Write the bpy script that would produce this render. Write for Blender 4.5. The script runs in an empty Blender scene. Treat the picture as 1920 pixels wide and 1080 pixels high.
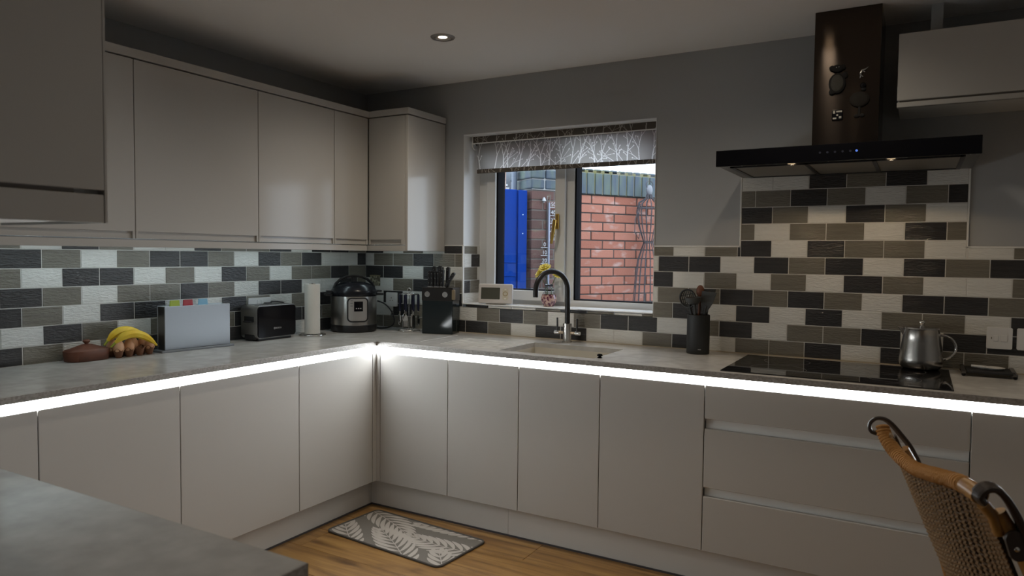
import bpy, bmesh, math, random
from mathutils import Vector, Matrix
random.seed(7)
R = math.radians
SC = bpy.context.scene
COL = SC.collection
ZT = 0.910      # worktop top
FL = 0.030      # floor level
CEIL = 2.343
YD = 0.585      # face of the base doors, measured from the wall

# ---------------------------------------------------------------- camera
cam_d = bpy.data.cameras.new('camera'); cam = bpy.data.objects.new('camera', cam_d); COL.objects.link(cam)
SC.camera = cam
cam_d.sensor_width = 36.0; cam_d.lens = 1337.5 / 1920 * 36; cam_d.clip_start = 0.02; cam_d.clip_end = 200
cr = Vector((0.86807, 0.49633, 0.01079)); cu = Vector((-0.03226, 0.03471, 0.99888)); cf = Vector((-0.4954, 0.86744, -0.04614))
cam.matrix_world = Matrix(((cr.x, cu.x, -cf.x, 3.01293), (cr.y, cu.y, -cf.y, -3.42644), (cr.z, cu.z, -cf.z, 1.35903), (0, 0, 0, 1)))
cam_d.dof.use_dof = True; cam_d.dof.focus_distance = 3.7; cam_d.dof.aperture_fstop = 5.6

# ---------------------------------------------------------------- sky and exposure
W = bpy.data.worlds.new('overcast_sky'); SC.world = W; W.use_nodes = True
bg = W.node_tree.nodes['Background']; bg.inputs[0].default_value = (0.74, 0.86, 1.0, 1); bg.inputs[1].default_value = 5.0
SC.view_settings.view_transform = 'Standard'; SC.view_settings.look = 'None'
SC.view_settings.exposure = 0.0; SC.view_settings.gamma = 1.0; SC.view_settings.use_curve_mapping = False
SPOT_W = 30.0; LED_BASE = 38.0; LED_UNDER = 10.5; HOOD_W = 3.0

# ---------------------------------------------------------------- materials
def nd(nt, t, **kw):
    n = nt.nodes.new(t)
    for k, v in kw.items():
        if hasattr(n, k): setattr(n, k, v)
    return n
def M(name, col, rough=0.5, metal=0.0, spec=0.5, coat=0.0, coat_rough=0.05, bump=None, var=None, aniso=0.0, trans=0.0, emit=None, subs=0.0, ior=1.5):
    """col rgb; bump=((sx,sy,sz),strength,detail); var=((sx,sy,sz),colour2,lo,hi)"""
    m = bpy.data.materials.new(name); m.use_nodes = True; nt = m.node_tree
    b = nt.nodes['Principled BSDF']; I = b.inputs
    I['Base Color'].default_value = (*col, 1); I['Roughness'].default_value = rough; I['Metallic'].default_value = metal
    I['Specular IOR Level'].default_value = spec; I['Coat Weight'].default_value = coat; I['Coat Roughness'].default_value = coat_rough
    I['IOR'].default_value = ior
    if trans: I['Transmission Weight'].default_value = trans
    if emit: I['Emission Color'].default_value = (*emit[0], 1); I['Emission Strength'].default_value = emit[1]
    if aniso:
        I['Anisotropic'].default_value = aniso; I['Anisotropic Rotation'].default_value = 0.25
        tg = nd(nt, 'ShaderNodeTangent'); tg.direction_type = 'RADIAL'; tg.axis = 'Z'
        nt.links.new(tg.outputs[0], I['Tangent'])
    def noise(scale, detail):
        g = nd(nt, 'ShaderNodeNewGeometry'); mp = nd(nt, 'ShaderNodeMapping'); mp.inputs['Scale'].default_value = scale
        nt.links.new(g.outputs['Position'], mp.inputs[0])
        n = nd(nt, 'ShaderNodeTexNoise'); n.inputs['Scale'].default_value = 1.0; n.inputs['Detail'].default_value = detail
        nt.links.new(mp.outputs[0], n.inputs['Vector']); return n
    if bump:
        n = noise(bump[0], bump[2] if len(bump) > 2 else 3); bp = nd(nt, 'ShaderNodeBump'); bp.inputs['Strength'].default_value = bump[1]
        bp.inputs['Distance'].default_value = bump[3] if len(bump) > 3 else 0.002
        nt.links.new(n.outputs['Fac'], bp.inputs['Height']); nt.links.new(bp.outputs[0], I['Normal'])
        if coat: nt.links.new(bp.outputs[0], I['Coat Normal'])
    if var:
        n = noise(var[0], 6); rp = nd(nt, 'ShaderNodeValToRGB')
        rp.color_ramp.elements[0].position = var[2]; rp.color_ramp.elements[0].color = (*col, 1)
        rp.color_ramp.elements[1].position = var[3]; rp.color_ramp.elements[1].color = (*var[1], 1)
        nt.links.new(n.outputs['Fac'], rp.inputs[0]); nt.links.new(rp.outputs[0], I['Base Color'])
    return m
def glass(name, tint=(1, 1, 1), rough=0.0, refl=0.06, edge=True):
    m = bpy.data.materials.new(name); m.use_nodes = True; nt = m.node_tree; nt.nodes.clear()
    out = nd(nt, 'ShaderNodeOutputMaterial'); mix = nd(nt, 'ShaderNodeMixShader'); tr = nd(nt, 'ShaderNodeBsdfTransparent'); gl = nd(nt, 'ShaderNodeBsdfGlossy')
    tr.inputs[0].default_value = (*tint, 1); gl.inputs['Roughness'].default_value = rough
    lw = nd(nt, 'ShaderNodeLayerWeight'); lw.inputs[0].default_value = 0.5   # Schlick reflectance, the same from both sides of the pane
    p5 = nd(nt, 'ShaderNodeMath'); p5.operation = 'POWER'; p5.inputs[1].default_value = 5.0; nt.links.new(lw.outputs['Facing'], p5.inputs[0])
    fr = nd(nt, 'ShaderNodeMath'); fr.operation = 'MULTIPLY_ADD'; fr.inputs[1].default_value = 0.96; fr.inputs[2].default_value = 0.035; nt.links.new(p5.outputs[0], fr.inputs[0])
    nt.links.new(fr.outputs[0], mix.inputs[0]); nt.links.new(tr.outputs[0], mix.inputs[1]); nt.links.new(gl.outputs[0], mix.inputs[2]); nt.links.new(mix.outputs[0], out.inputs[0])
    return m
def emitter(name, col, s):
    m = bpy.data.materials.new(name); m.use_nodes = True; nt = m.node_tree; nt.nodes.clear()
    out = nd(nt, 'ShaderNodeOutputMaterial'); e = nd(nt, 'ShaderNodeEmission'); e.inputs[0].default_value = (*col, 1); e.inputs[1].default_value = s
    nt.links.new(e.outputs[0], out.inputs[0]); return m
def fabric_translucent(name, col, t=0.5):
    m = bpy.data.materials.new(name); m.use_nodes = True; nt = m.node_tree; nt.nodes.clear()
    out = nd(nt, 'ShaderNodeOutputMaterial'); mix = nd(nt, 'ShaderNodeMixShader'); a = nd(nt, 'ShaderNodeBsdfDiffuse'); b = nd(nt, 'ShaderNodeBsdfTranslucent')
    a.inputs[0].default_value = (*col, 1); b.inputs[0].default_value = (*col, 1); mix.inputs[0].default_value = t
    nt.links.new(a.outputs[0], mix.inputs[1]); nt.links.new(b.outputs[0], mix.inputs[2]); nt.links.new(mix.outputs[0], out.inputs[0]); return m

m_wall = M('wall_paint', (0.365, 0.373, 0.378), 0.75, bump=((60, 60, 60), 0.08, 3, 0.001))
m_ceil = M('ceiling_paint', (0.80, 0.79, 0.78), 0.85, bump=((50, 50, 50), 0.06, 3, 0.001))
m_door = M('gloss_white_door', (0.45, 0.435, 0.41), 0.28, spec=0.4)
m_doorw = M('gloss_white_wall_door', (0.45, 0.435, 0.41), 0.14, spec=0.22)
m_carc = M('white_carcass', (0.66, 0.65, 0.62), 0.5)
m_seam = M('door_shadow_gap', (0.16, 0.14, 0.12), 0.7)
m_channel = M('handle_channel_white', (0.78, 0.78, 0.76), 0.45)
m_plinth = M('plinth_white', (0.58, 0.57, 0.545), 0.35)
m_top = M('stone_worktop', (0.455, 0.445, 0.43), 0.20, spec=0.5, bump=((30, 30, 30), 0.03, 4, 0.001), var=((16, 16, 16), (0.56, 0.55, 0.535), 0.36, 0.66))
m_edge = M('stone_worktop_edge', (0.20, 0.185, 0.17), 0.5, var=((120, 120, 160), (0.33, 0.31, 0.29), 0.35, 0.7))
m_grout = M('grout', (0.60, 0.59, 0.56), 0.8)
TB = ((40, 40, 170), 1.0, 3, 0.0042)
m_tile = {
    'W': M('tile_glazed_white', (0.70, 0.70, 0.67), 0.07, spec=0.45, bump=TB, var=((6, 6, 90), (0.62, 0.62, 0.59), 0.4, 0.75)),
    'G': M('tile_glazed_taupe', (0.185, 0.172, 0.142), 0.07, spec=0.45, bump=TB, var=((6, 6, 90), (0.145, 0.135, 0.11), 0.4, 0.75)),
    'D': M('tile_glazed_charcoal', (0.034, 0.034, 0.036), 0.07, spec=0.45, bump=TB, var=((6, 6, 90), (0.046, 0.045, 0.046), 0.4, 0.75))}
m_trim = M('white_tile_trim', (0.75, 0.75, 0.73), 0.35)
m_upvc = M('white_upvc', (0.62, 0.63, 0.63), 0.32)
m_gasket = M('black_gasket', (0.006, 0.006, 0.008), 0.9, spec=0.05)
m_brass = M('brass', (0.55, 0.36, 0.10), 0.3, metal=1.0)
m_glass = glass('window_glass')
m_black = M('black_plastic', (0.012, 0.012, 0.014), 0.35)
m_blackg = M('black_gloss', (0.006, 0.006, 0.008), 0.08, spec=0.22)
m_hobg = M('hob_glass', (0.006, 0.006, 0.007), 0.03, spec=0.55)
m_hoodm = M('hood_black_steel', (0.070, 0.056, 0.047), 0.14, metal=1.0, aniso=0.96)
m_steel = M('brushed_steel', (0.50, 0.48, 0.45), 0.26, metal=1.0)
m_steeld = M('dark_steel', (0.20, 0.19, 0.18), 0.35, metal=1.0)
m_chrome = M('chrome', (0.72, 0.71, 0.70), 0.10, metal=1.0)
m_alu = M('satin_aluminium', (0.27, 0.295, 0.325), 0.45, metal=0.55)
m_white = M('white_plastic', (0.74, 0.74, 0.73), 0.35)
m_led = emitter('led_diffuser', (0.93, 0.975, 1.0), LED_BASE)
m_ledu = emitter('under_cabinet_led', (0.78, 0.95, 1.0), LED_UNDER)
m_lamp = emitter('downlight_lamp', (1.0, 0.80, 0.55), 14.0)
m_blue = emitter('blue_indicator', (0.15, 0.3, 1.0), 0.7)

# ---------------------------------------------------------------- mesh helpers
class MB:
    def __init__(s): s.bm = bmesh.new()
    def _merge(s, b, mat=None, smooth=False):
        if smooth:
            for f_ in b.faces: f_.smooth = True
        if mat is not None: b.transform(mat)
        me = bpy.data.meshes.new('tmp'); b.to_mesh(me); b.free(); s.bm.from_mesh(me); bpy.data.meshes.remove(me); return s
    def box(s, x0, x1, y0, y1, z0, z1, bev=0.0, seg=1, mat=None):
        b = bmesh.new(); bmesh.ops.create_cube(b, size=1)
        for v in b.verts: v.co = Vector(((x0 + x1) / 2 + v.co.x * (x1 - x0), (y0 + y1) / 2 + v.co.y * (y1 - y0), (z0 + z1) / 2 + v.co.z * (z1 - z0)))
        if bev: bmesh.ops.bevel(b, geom=b.edges[:], offset=bev, segments=seg, profile=0.5, affect='EDGES')
        return s._merge(b, mat)
    def lathe(s, prof, c=(0, 0, 0), seg=32, mat=None, sx=1.0, sy=1.0, sq=1.0):
        b = bmesh.new(); rings = []; pw = lambda v: math.copysign(abs(v) ** sq, v)
        for r, z in prof:
            if r < 1e-6: rings.append([b.verts.new((c[0], c[1], c[2] + z))])
            else: rings.append([b.verts.new((c[0] + sx * r * pw(math.cos(2 * math.pi * i / seg)), c[1] + sy * r * pw(math.sin(2 * math.pi * i / seg)), c[2] + z)) for i in range(seg)])
        for A, B in zip(rings, rings[1:]):
            n = max(len(A), len(B))
            if n == 1: continue
            for i in range(n):
                j = (i + 1) % n
                if len(A) == 1: b.faces.new((A[0], B[j], B[i])) if len(B) > 1 else None
                elif len(B) == 1: b.faces.new((A[i], A[j], B[0]))
                else: b.faces.new((A[i], A[j], B[j], B[i]))
        bmesh.ops.recalc_face_normals(b, faces=b.faces[:])
        return s._merge(b, mat, True)
    def cyl(s, c, r, z0, z1, seg=24, r1=None, mat=None):
        r1 = r if r1 is None else r1
        return s.lathe([(0, z0), (r, z0), (r1, z1), (0, z1)], c, seg, mat)
    def tube(s, pts, r, seg=8, closed=False, mat=None, flat=None):
        """r float or list; flat=(w,h) gives a flat band"""
        pts = [Vector(p) for p in pts]; n = len(pts); b = bmesh.new(); rings = []; up = None
        for i, p in enumerate(pts):
            if closed: t = pts[(i + 1) % n] - pts[i - 1]
            else: t = (pts[min(i + 1, n - 1)] - pts[max(i - 1, 0)])
            t.normalize()
            if up is None:
                up = Vector((0, 0, 1)) if abs(t.z) < 0.9 else Vector((1, 0, 0))
            sd = t.cross(up)
            if sd.length < 1e-5: sd = t.cross(Vector((0.3, 1, 0.2)))
            sd.normalize(); up = sd.cross(t).normalized()
            rr = r[i] if isinstance(r, (list, tuple)) else r
            ring = []
            for k in range(seg):
                a = 2 * math.pi * k / seg
                if flat: ca, sa = math.cos(a), math.sin(a); off = sd * (flat[0] * math.copysign(abs(ca) ** 0.5, ca)) + up * (flat[1] * math.copysign(abs(sa) ** 0.5, sa))
                else: off = sd * (rr * math.cos(a)) + up * (rr * math.sin(a))
                ring.append(b.verts.new(p + off))
            rings.append(ring)
        m = n if closed else n - 1
        for i in range(m):
            A, B = rings[i], rings[(i + 1) % n]
            for k in range(seg): b.faces.new((A[k], A[(k + 1) % seg], B[(k + 1) % seg], B[k]))
        if not closed: b.faces.new(rings[0][::-1]); b.faces.new(rings[-1])
        bmesh.ops.recalc_face_normals(b, faces=b.faces[:])
        return s._merge(b, mat, not flat)
    def ball(s, c, rx, ry=None, rz=None, u=16, v=10, mat=None):
        ry = ry or rx; rz = rz or rx; b = bmesh.new(); bmesh.ops.create_uvsphere(b, u_segments=u, v_segments=v, radius=1)
        for w in b.verts: w.co = Vector((c[0] + w.co.x * rx, c[1] + w.co.y * ry, c[2] + w.co.z * rz))
        return s._merge(b, mat, True)
    def prism(s, poly, d0, d1, plane='xz', bev=0.0, mat=None):
        """extrude a 2-D outline: plane xz extrudes along y, xy along z, yz along x"""
        f = {'xz': lambda a, c, d: (a, d, c), 'xy': lambda a, c, d: (a, c, d), 'yz': lambda a, c, d: (d, a, c)}[plane]
        b = bmesh.new(); A = [b.verts.new(f(a, c, d0)) for a, c in poly]; B = [b.verts.new(f(a, c, d1)) for a, c in poly]; n = len(poly)
        b.faces.new(A[::-1]); b.faces.new(B)
        for i in range(n): b.faces.new((A[i], A[(i + 1) % n], B[(i + 1) % n], B[i]))
        bmesh.ops.recalc_face_normals(b, faces=b.faces[:])
        if bev:
            ed = [e for e in b.edges if len(e.link_faces) == 2 and any(len(fc.verts) > 4 or True for fc in e.link_faces) and e.calc_face_angle(0) > 0.9]
            bmesh.ops.bevel(b, geom=ed, offset=bev, segments=2, profile=0.5, affect='EDGES')
        return s._merge(b, mat)
    def quads(s, verts, faces):
        b = bmesh.new(); V = [b.verts.new(v) for v in verts]
        for fc in faces: b.faces.new([V[i] for i in fc])
        return s._merge(b)
    def obj(s, name, mat, parent=None, loc=None, rz=0.0, angle=50):
        lim = R(angle)
        for e in s.bm.edges:
            if len(e.link_faces) == 2 and e.calc_face_angle(0) > lim: e.smooth = False
        me = bpy.data.meshes.new(name); s.bm.to_mesh(me); s.bm.free()
        if mat: me.materials.append(mat)
        o = bpy.data.objects.new(name, me); COL.objects.link(o)
        if parent: o.parent = parent
        if loc: o.location = loc
        if rz: o.rotation_euler.z = rz
        return o
def rrect(x0, x1, z0, z1, r, n=6):
    pts = []
    for cx, cz, a0 in ((x1 - r, z1 - r, 0), (x0 + r, z1 - r, 90), (x0 + r, z0 + r, 180), (x1 - r, z0 + r, 270)):
        for i in range(n + 1):
            a = R(a0 + 90 * i / n); pts.append((cx + r * math.cos(a), cz + r * math.sin(a)))
    return pts
def tag(o, label, cat, group=None):
    o['label'] = label; o['category'] = cat
    if group: o['group'] = group
    return o
def root(name, label, cat, loc=(0, 0, 0), rz=0.0, group=None):
    o = bpy.data.objects.new(name, None); COL.objects.link(o); o.location = loc; o.rotation_euler.z = rz
    o.empty_display_size = 0.05
    return tag(o, label, cat, group)
def struct(name, mb, mat, parent=None):
    o = mb.obj(name, mat, parent)
    if not parent: o['kind'] = 'structure'
    return o
def sroot(name, loc=(0, 0, 0)):
    o = bpy.data.objects.new(name, None); COL.objects.link(o); o.location = loc; o['kind'] = 'structure'; return o
def copy(o, parent=None):
    c = o.copy(); COL.objects.link(c)
    if parent: c.parent = parent
    return c
def text(name, body, size, mat, parent, mw, extrude=0.0003, align='CENTER'):
    cu_ = bpy.data.curves.new(name, 'FONT'); cu_.body = body; cu_.size = size; cu_.extrude = extrude; cu_.align_x = align; cu_.align_y = 'CENTER'
    t = bpy.data.objects.new(name, cu_); COL.objects.link(t)
    dg = bpy.context.evaluated_depsgraph_get(); me = bpy.data.meshes.new_from_object(t.evaluated_get(dg))
    bpy.data.objects.remove(t); bpy.data.curves.remove(cu_)
    me.name = name; me.materials.clear(); me.materials.append(mat)
    me.transform(mw); o = bpy.data.objects.new(name, me); COL.objects.link(o)
    if parent: o.parent = parent
    return o
def face_mat(origin, right, up):
    r_ = Vector(right).normalized(); u_ = Vector(up).normalized(); n = r_.cross(u_)
    return Matrix(((r_.x, u_.x, n.x, origin[0]), (r_.y, u_.y, n.y, origin[1]), (r_.z, u_.z, n.z, origin[2]), (0, 0, 0, 1)))
def arc(c, r, a0, a1, n, ax=Vector((1, 0, 0)), ay=Vector((0, 0, 1))):
    c = Vector(c); return [c + ax * (r * math.cos(R(a0 + (a1 - a0) * i / n))) + ay * (r * math.sin(R(a0 + (a1 - a0) * i / n))) for i in range(n + 1)]

def cr_spline(P, n=8):
    P = [Vector(p) for p in P]; out = []
    for i in range(len(P) - 1):
        p0, p1, p2, p3 = P[max(i - 1, 0)], P[i], P[i + 1], P[min(i + 2, len(P) - 1)]
        for k in range(n):
            t_ = k / n; out.append(0.5 * ((2 * p1) + (p2 - p0) * t_ + (2 * p0 - 5 * p1 + 4 * p2 - p3) * t_ ** 2 + (3 * p1 - p0 - 3 * p2 + p3) * t_ ** 3))
    out.append(P[-1]); return out
cr_spl = cr_spline

# ================================================================ THE ROOM
WX0, WX1, WZ0, WZ1 = 0.726, 1.865, 1.056, 2.043      # window opening
fl = struct('floor', MB().box(-0.1, 4.7, -5.3, 0.1, FL - 0.12, FL - 0.012), M('floor_base', (0.10, 0.07, 0.04), 0.8))
def oak():
    m = bpy.data.materials.new('oak_plank'); m.use_nodes = True; nt = m.node_tree; b = nt.nodes['Principled BSDF']; L = nt.links.new
    g = nd(nt, 'ShaderNodeNewGeometry'); oi = nd(nt, 'ShaderNodeObjectInfo'); mp = nd(nt, 'ShaderNodeMapping'); mp.inputs['Scale'].default_value = (2.2, 26, 1)
    ad = nd(nt, 'ShaderNodeVectorMath'); ad.operation = 'ADD'; sc_ = nd(nt, 'ShaderNodeVectorMath'); sc_.operation = 'SCALE'; sc_.inputs['Scale'].default_value = 17.0
    cb = nd(nt, 'ShaderNodeCombineXYZ'); L(oi.outputs['Random'], cb.inputs[0]); L(oi.outputs['Random'], cb.inputs[1]); L(cb.outputs[0], sc_.inputs[0])
    L(g.outputs['Position'], ad.inputs[0]); L(sc_.outputs[0], ad.inputs[1]); L(ad.outputs[0], mp.inputs[0])
    n = nd(nt, 'ShaderNodeTexNoise'); n.inputs['Scale'].default_value = 1; n.inputs['Detail'].default_value = 7; n.inputs['Distortion'].default_value = 0.6; L(mp.outputs[0], n.inputs['Vector'])
    mp2 = nd(nt, 'ShaderNodeMapping'); mp2.inputs['Scale'].default_value = (3.2, 9, 1); L(ad.outputs[0], mp2.inputs[0])
    n2 = nd(nt, 'ShaderNodeTexNoise'); n2.inputs['Scale'].default_value = 1; n2.inputs['Detail'].default_value = 4; L(mp2.outputs[0], n2.inputs['Vector'])
    rp = nd(nt, 'ShaderNodeValToRGB'); e = rp.color_ramp.elements; e[0].position = 0.30; e[0].color = (0.135, 0.066, 0.018, 1); e[1].position = 0.72; e[1].color = (0.34, 0.195, 0.062, 1)
    x = rp.color_ramp.elements.new(0.5); x.color = (0.25, 0.132, 0.039, 1); L(n.outputs['Fac'], rp.inputs[0])
    rp2 = nd(nt, 'ShaderNodeValToRGB'); e = rp2.color_ramp.elements; e[0].position = 0.27; e[0].color = (0.42, 0.36, 0.30, 1); e[1].position = 0.42; e[1].color = (1, 1, 1, 1); L(n2.outputs['Fac'], rp2.inputs[0])
    mx = nd(nt, 'ShaderNodeMixRGB'); mx.blend_type = 'MULTIPLY'; mx.inputs[0].default_value = 1; L(rp.outputs[0], mx.inputs[1]); L(rp2.outputs[0], mx.inputs[2]); L(mx.outputs[0], b.inputs['Base Color'])
    b.inputs['Roughness'].default_value = 0.38
    bp = nd(nt, 'ShaderNodeBump'); bp.inputs['Strength'].default_value = 0.12; bp.inputs['Distance'].default_value = 0.001; L(n.outputs['Fac'], bp.inputs['Height']); L(bp.outputs[0], b.inputs['Normal'])
    return m
m_oak = oak()
PL, PWD = 1.29, 0.192
pm = MB().box(0, PL - 0.0012, 0, PWD - 0.0012, -0.012, 0, 0.0012).obj('plank', m_oak, fl); first = True
for j in range(28):
    y = -0.17 - (j + 1) * PWD; x = -0.09 - (j * 0.47) % PL
    while x < 4.62:
        a, b_ = max(x, -0.09), min(x + PL, 4.62)
        if b_ - a > 0.03:
            o = pm if first else copy(pm, fl); first = False
            o.location = (a, y, FL); o.scale.x = (b_ - a) / PL
        x += PL
struct('ceiling', MB().box(-0.1, 4.7, -5.3, 0.3, CEIL, CEIL + 0.1), m_ceil)
wl = struct('wall_left', MB().box(-0.15, -0.008, -5.3, 0.3, FL - 0.12, CEIL), m_wall)
wb = struct('wall_back', MB().box(-0.008, WX0, 0.008, 0.30, FL - 0.12, CEIL).box(WX1, 4.7, 0.008, 0.30, FL - 0.12, CEIL).box(WX0, WX1, 0.008, 0.30, FL - 0.12, WZ0).box(WX0, WX1, 0.008, 0.30, WZ1, CEIL), m_wall)
struct('wall_right', MB().box(4.6, 4.75, -5.3, 0.008, FL - 0.12, CEIL), m_wall)
struct('wall_front', MB().box(-0.1, 4.7, -5.4, -5.25, FL - 0.12, CEIL), m_wall)
struct('wall_near', MB().box(-0.008, 1.32, -5.25, -2.66, FL - 0.12, CEIL), m_wall)

# ---- tiles, each one a piece of its wall
PW, PH, GR = 0.152, 0.07614, 0.0034
ZB, CL, CB = 0.9054, 0.9975, 0.9247
def tile_mesh(w, h, mat, key, cache={}):
    k = (round(w, 4), round(h, 4), key)
    if k not in cache:
        o = MB().box(0, w, -0.0, 0.008, 0, h, 0.0011).obj('tile', mat); cache[k] = o.data; COL.objects.unlink(o); bpy.data.objects.remove(o)
    return cache[k]
def put_tile(wall, plane, a0, a1, z0, z1, c):
    """plane L: on x=0 (a measured from the corner towards the camera); B: on y=0; V: window reveal on x=WX0"""
    w, h = a1 - a0 - GR, z1 - z0 - GR
    if w < 0.006 or h < 0.005: return
    me = tile_mesh(w, h, m_tile[c], c); o = bpy.data.objects.new('tile', me); COL.objects.link(o); o.parent = wall
    if plane == 'B': o.location = (a0 + GR / 2, 0, z0 + GR / 2)
    elif plane == 'L': o.rotation_euler.z = R(90); o.location = (0, -a1 + GR / 2, z0 + GR / 2)
    else: o.rotation_euler.z = R(90); o.location = (WX0 + 0.006, a0 + GR / 2, z0 + GR / 2)
# colour rows counted from the worktop, each read outwards from the corner
LEFT = {1: 'GDDWGWDWGDGWGDW', 2: 'GWGDDWDGWGWGDWG', 3: 'WDDGWGDWWDDWGDW', 4: 'GDWWDDWGDGGWGDGW', 5: 'GDGGWGDWGWDDWGDW', 6: 'DWWDGDWGDDGWGDWG', 7: 'GDDWDGGDWWGDWGDW'}
BACK = {1: 'GGGDDDGWDDWWGDWGGDWDGGWD', 2: 'WWDGGWGDGWGDDWGDWGGDWDDG', 3: 'WDWDDDWWGDGWGDWDWDWGGWDG', 4: 'WWGDGGWGDWGDWGGDGDGWDDGW', 5: 'DDWDWGDWGDWGDWGWGWDGWWGD', 6: 'WGGDGGDWGDWGWDDWDGDWDGDW', 7: 'DWGWDGWDGWDGGWGDWDGGWWGD',
        8: 'GWDGWGDWGDWGDWGGWGGWDGWD', 9: 'WGDWGDGWGDGWGDWDGWDGWDGW', 10: 'GWDGWDGWGDWGDWGGGDGWGDWG', 11: 'WGDWGDWGDWGDWGDWWDGDWGDW'}
for r_ in range(1, 8): BACK[r_] += ('WG', 'DW', 'GD')[r_ % 3]
TOPZ = 1.408; HX0, HX1, HZ = 2.283, 3.174, 1.745
def rows(P, c0, table, put):
    for r_, s in table.items():
        z0, z1 = ZB + (r_ - 1) * PH, ZB + r_ * PH
        start = c0 * P if r_ % 2 else (c0 - 0.5) * P
        prev = 0.0
        for i, ch in enumerate(s):
            nxt = start + i * P; put(r_, prev, nxt, z0, z1, ch); prev = nxt
def put_left(r_, a0, a1, z0, z1, ch):
    z0 = max(z0, ZT); a1 = min(a1, 2.64)
    if a1 - a0 > 0.01: put_tile(wl, 'L', a0, a1, z0, z1, ch)
rows(PW, CL, LEFT, put_left)
def put_back(r_, a0, a1, z0, z1, ch):
    z0 = max(z0, ZT); a1 = min(a1, 3.79); segs = [(a0, a1)]
    if r_ == 7: # cut course, full height only behind the hood splashback
        if HX0 < a1 and a0 < HX1: put_tile(wb, 'B', max(a0, HX0), min(a1, HX1), z0, z1, ch)
        z1 = TOPZ; segs = [(a0, min(a1, HX0)), (max(a0, HX1), a1)]
    elif r_ > 7: segs = [(max(a0, HX0), min(a1, HX1))]; z1 = min(z1, HZ)
    for s0, s1 in segs:
        if s1 - s0 < 0.008: continue
        if z1 > 1.06 and r_ < 8:
            if r_ == 3:
                if s1 <= WX0 or s0 >= WX1: put_tile(wb, 'B', s0, s1, z0, z1, ch)
                elif s0 < WX0: put_tile(wb, 'B', s0, WX0, z0, z1, ch)
                elif s1 > WX1: put_tile(wb, 'B', WX1, s1, z0, z1, ch); put_tile(wb, 'B', s0, WX1, z0, 1.0735, ch)
                else: put_tile(wb, 'B', s0, s1, z0, 1.0735, ch)
                continue
            if s0 < WX0 < s1: s1 = WX0
            elif s0 < WX1 < s1: s0 = WX1
            elif s0 >= WX0 and s1 <= WX1: continue
        put_tile(wb, 'B', s0, s1, z0, z1, ch)
rows(PW, CB, BACK, put_back)
for z0, z1, cells in ((ZB + 6 * PH, TOPZ, [(0.012, 0.15, 'G'), (0.15, 0.178, 'W')]), (ZB + 5 * PH, ZB + 6 * PH, [(0.012, 0.085, 'W'), (0.085, 0.178, 'D')]), (ZB + 4 * PH, ZB + 5 * PH, [(0.012, 0.15, 'G'), (0.15, 0.178, 'W')]),
                      (ZB + 3 * PH, ZB + 4 * PH, [(0.012, 0.075, 'D'), (0.075, 0.178, 'G')]), (1.080, ZB + 3 * PH, [(0.012, 0.178, 'W')])):
    for a0, a1, c in cells: put_tile(wb, 'V', a0, a1, z0, z1, c)
YW0 = 0.178; m_reveal = M('white_reveal_paint', (0.70, 0.71, 0.72), 0.6)
# grout bed and white edging strips of the tiling
MB().box(-0.008, -0.0016, -2.65, 0, ZT - 0.01, 1.44).obj('grout_bed', m_grout, wl)
MB().box(0, WX0, 0.0016, 0.008, ZT - 0.01, TOPZ).box(WX1, 3.79, 0.0016, 0.008, ZT - 0.01, TOPZ).box(WX0, WX1, 0.0016, 0.008, ZT - 0.01, WZ0).box(HX0, HX1, 0.0016, 0.008, TOPZ, HZ).box(WX0, WX0 + 0.0044, 0.006, 0.18, 1.07, TOPZ).obj('grout_bed', m_grout, wb)
for bx in ((WX1 - 0.002, HX0, TOPZ, TOPZ + 0.006), (HX1, 3.79, TOPZ, TOPZ + 0.006), (HX0 - 0.006, HX0, TOPZ, HZ), (HX1, HX1 + 0.006, TOPZ, HZ), (0.60, WX0, TOPZ, TOPZ + 0.005), (WX0 - 0.003, WX0 + 0.005, 1.078, TOPZ)):
    MB().box(bx[0], bx[1], -0.0015, 0.008, bx[2], bx[3], 0.0008).obj('edge_trim', m_trim, wb)
MB().box(WX0, WX0 + 0.007, 0.0, 0.18, TOPZ, TOPZ + 0.005, 0.0008).obj('edge_trim', m_trim, wb)

for b5 in ((WX0, WX0 + 0.003, 0.004, YW0, TOPZ + 0.005, WZ1), (WX1 - 0.003, WX1, 0.004, YW0, 1.078, WZ1), (WX0, WX1, 0.004, YW0, WZ1 - 0.003, WZ1)): MB().box(*b5).obj('reveal_lining', m_reveal, wb)
# ---- window
win = sroot('window_1')
YW = 0.175
def wbox(name, x0, x1, z0, z1, y0, y1, mat=m_upvc, par=win, bev=0.004): return MB().box(x0, x1, y0, y1, z0, z1, bev, 2).obj(name, mat, par)
wbox('frame', WX0, 0.789, 1.074, WZ1, YW, 0.245); wbox('frame', WX1 - 0.055, WX1, 1.074, WZ1, YW, 0.245)
wbox('frame', 0.785, WX1 - 0.05, 1.074, 1.112, YW, 0.245); wbox('frame', 0.785, WX1 - 0.05, WZ1 - 0.055, WZ1, YW, 0.245)
wbox('mullion', 1.285, 1.348, 1.11, WZ1 - 0.05, YW, 0.245)
sa = wbox('sash', 0.790, 0.850, 1.100, WZ1 - 0.045, YW - 0.022, 0.235)
for a in ((1.238, 1.300, 1.100, WZ1 - 0.045), (0.846, 1.242, 1.100, 1.158), (0.846, 1.242, WZ1 - 0.10, WZ1 - 0.045)): wbox('sash', *a, YW - 0.022, 0.235)
def gasket(x0, x1, z0, z1, y):
    t = 0.010; MB().box(x0, x0 + t, y, 0.249, z0, z1).box(x1 - t * .5, x1, y, 0.249, z0, z1).box(x0, x1, y, 0.249, z0, z0 + t * .6).box(x0, x1, y, 0.249, z1 - t * .6, z1).obj('gasket', m_gasket, win)
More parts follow.
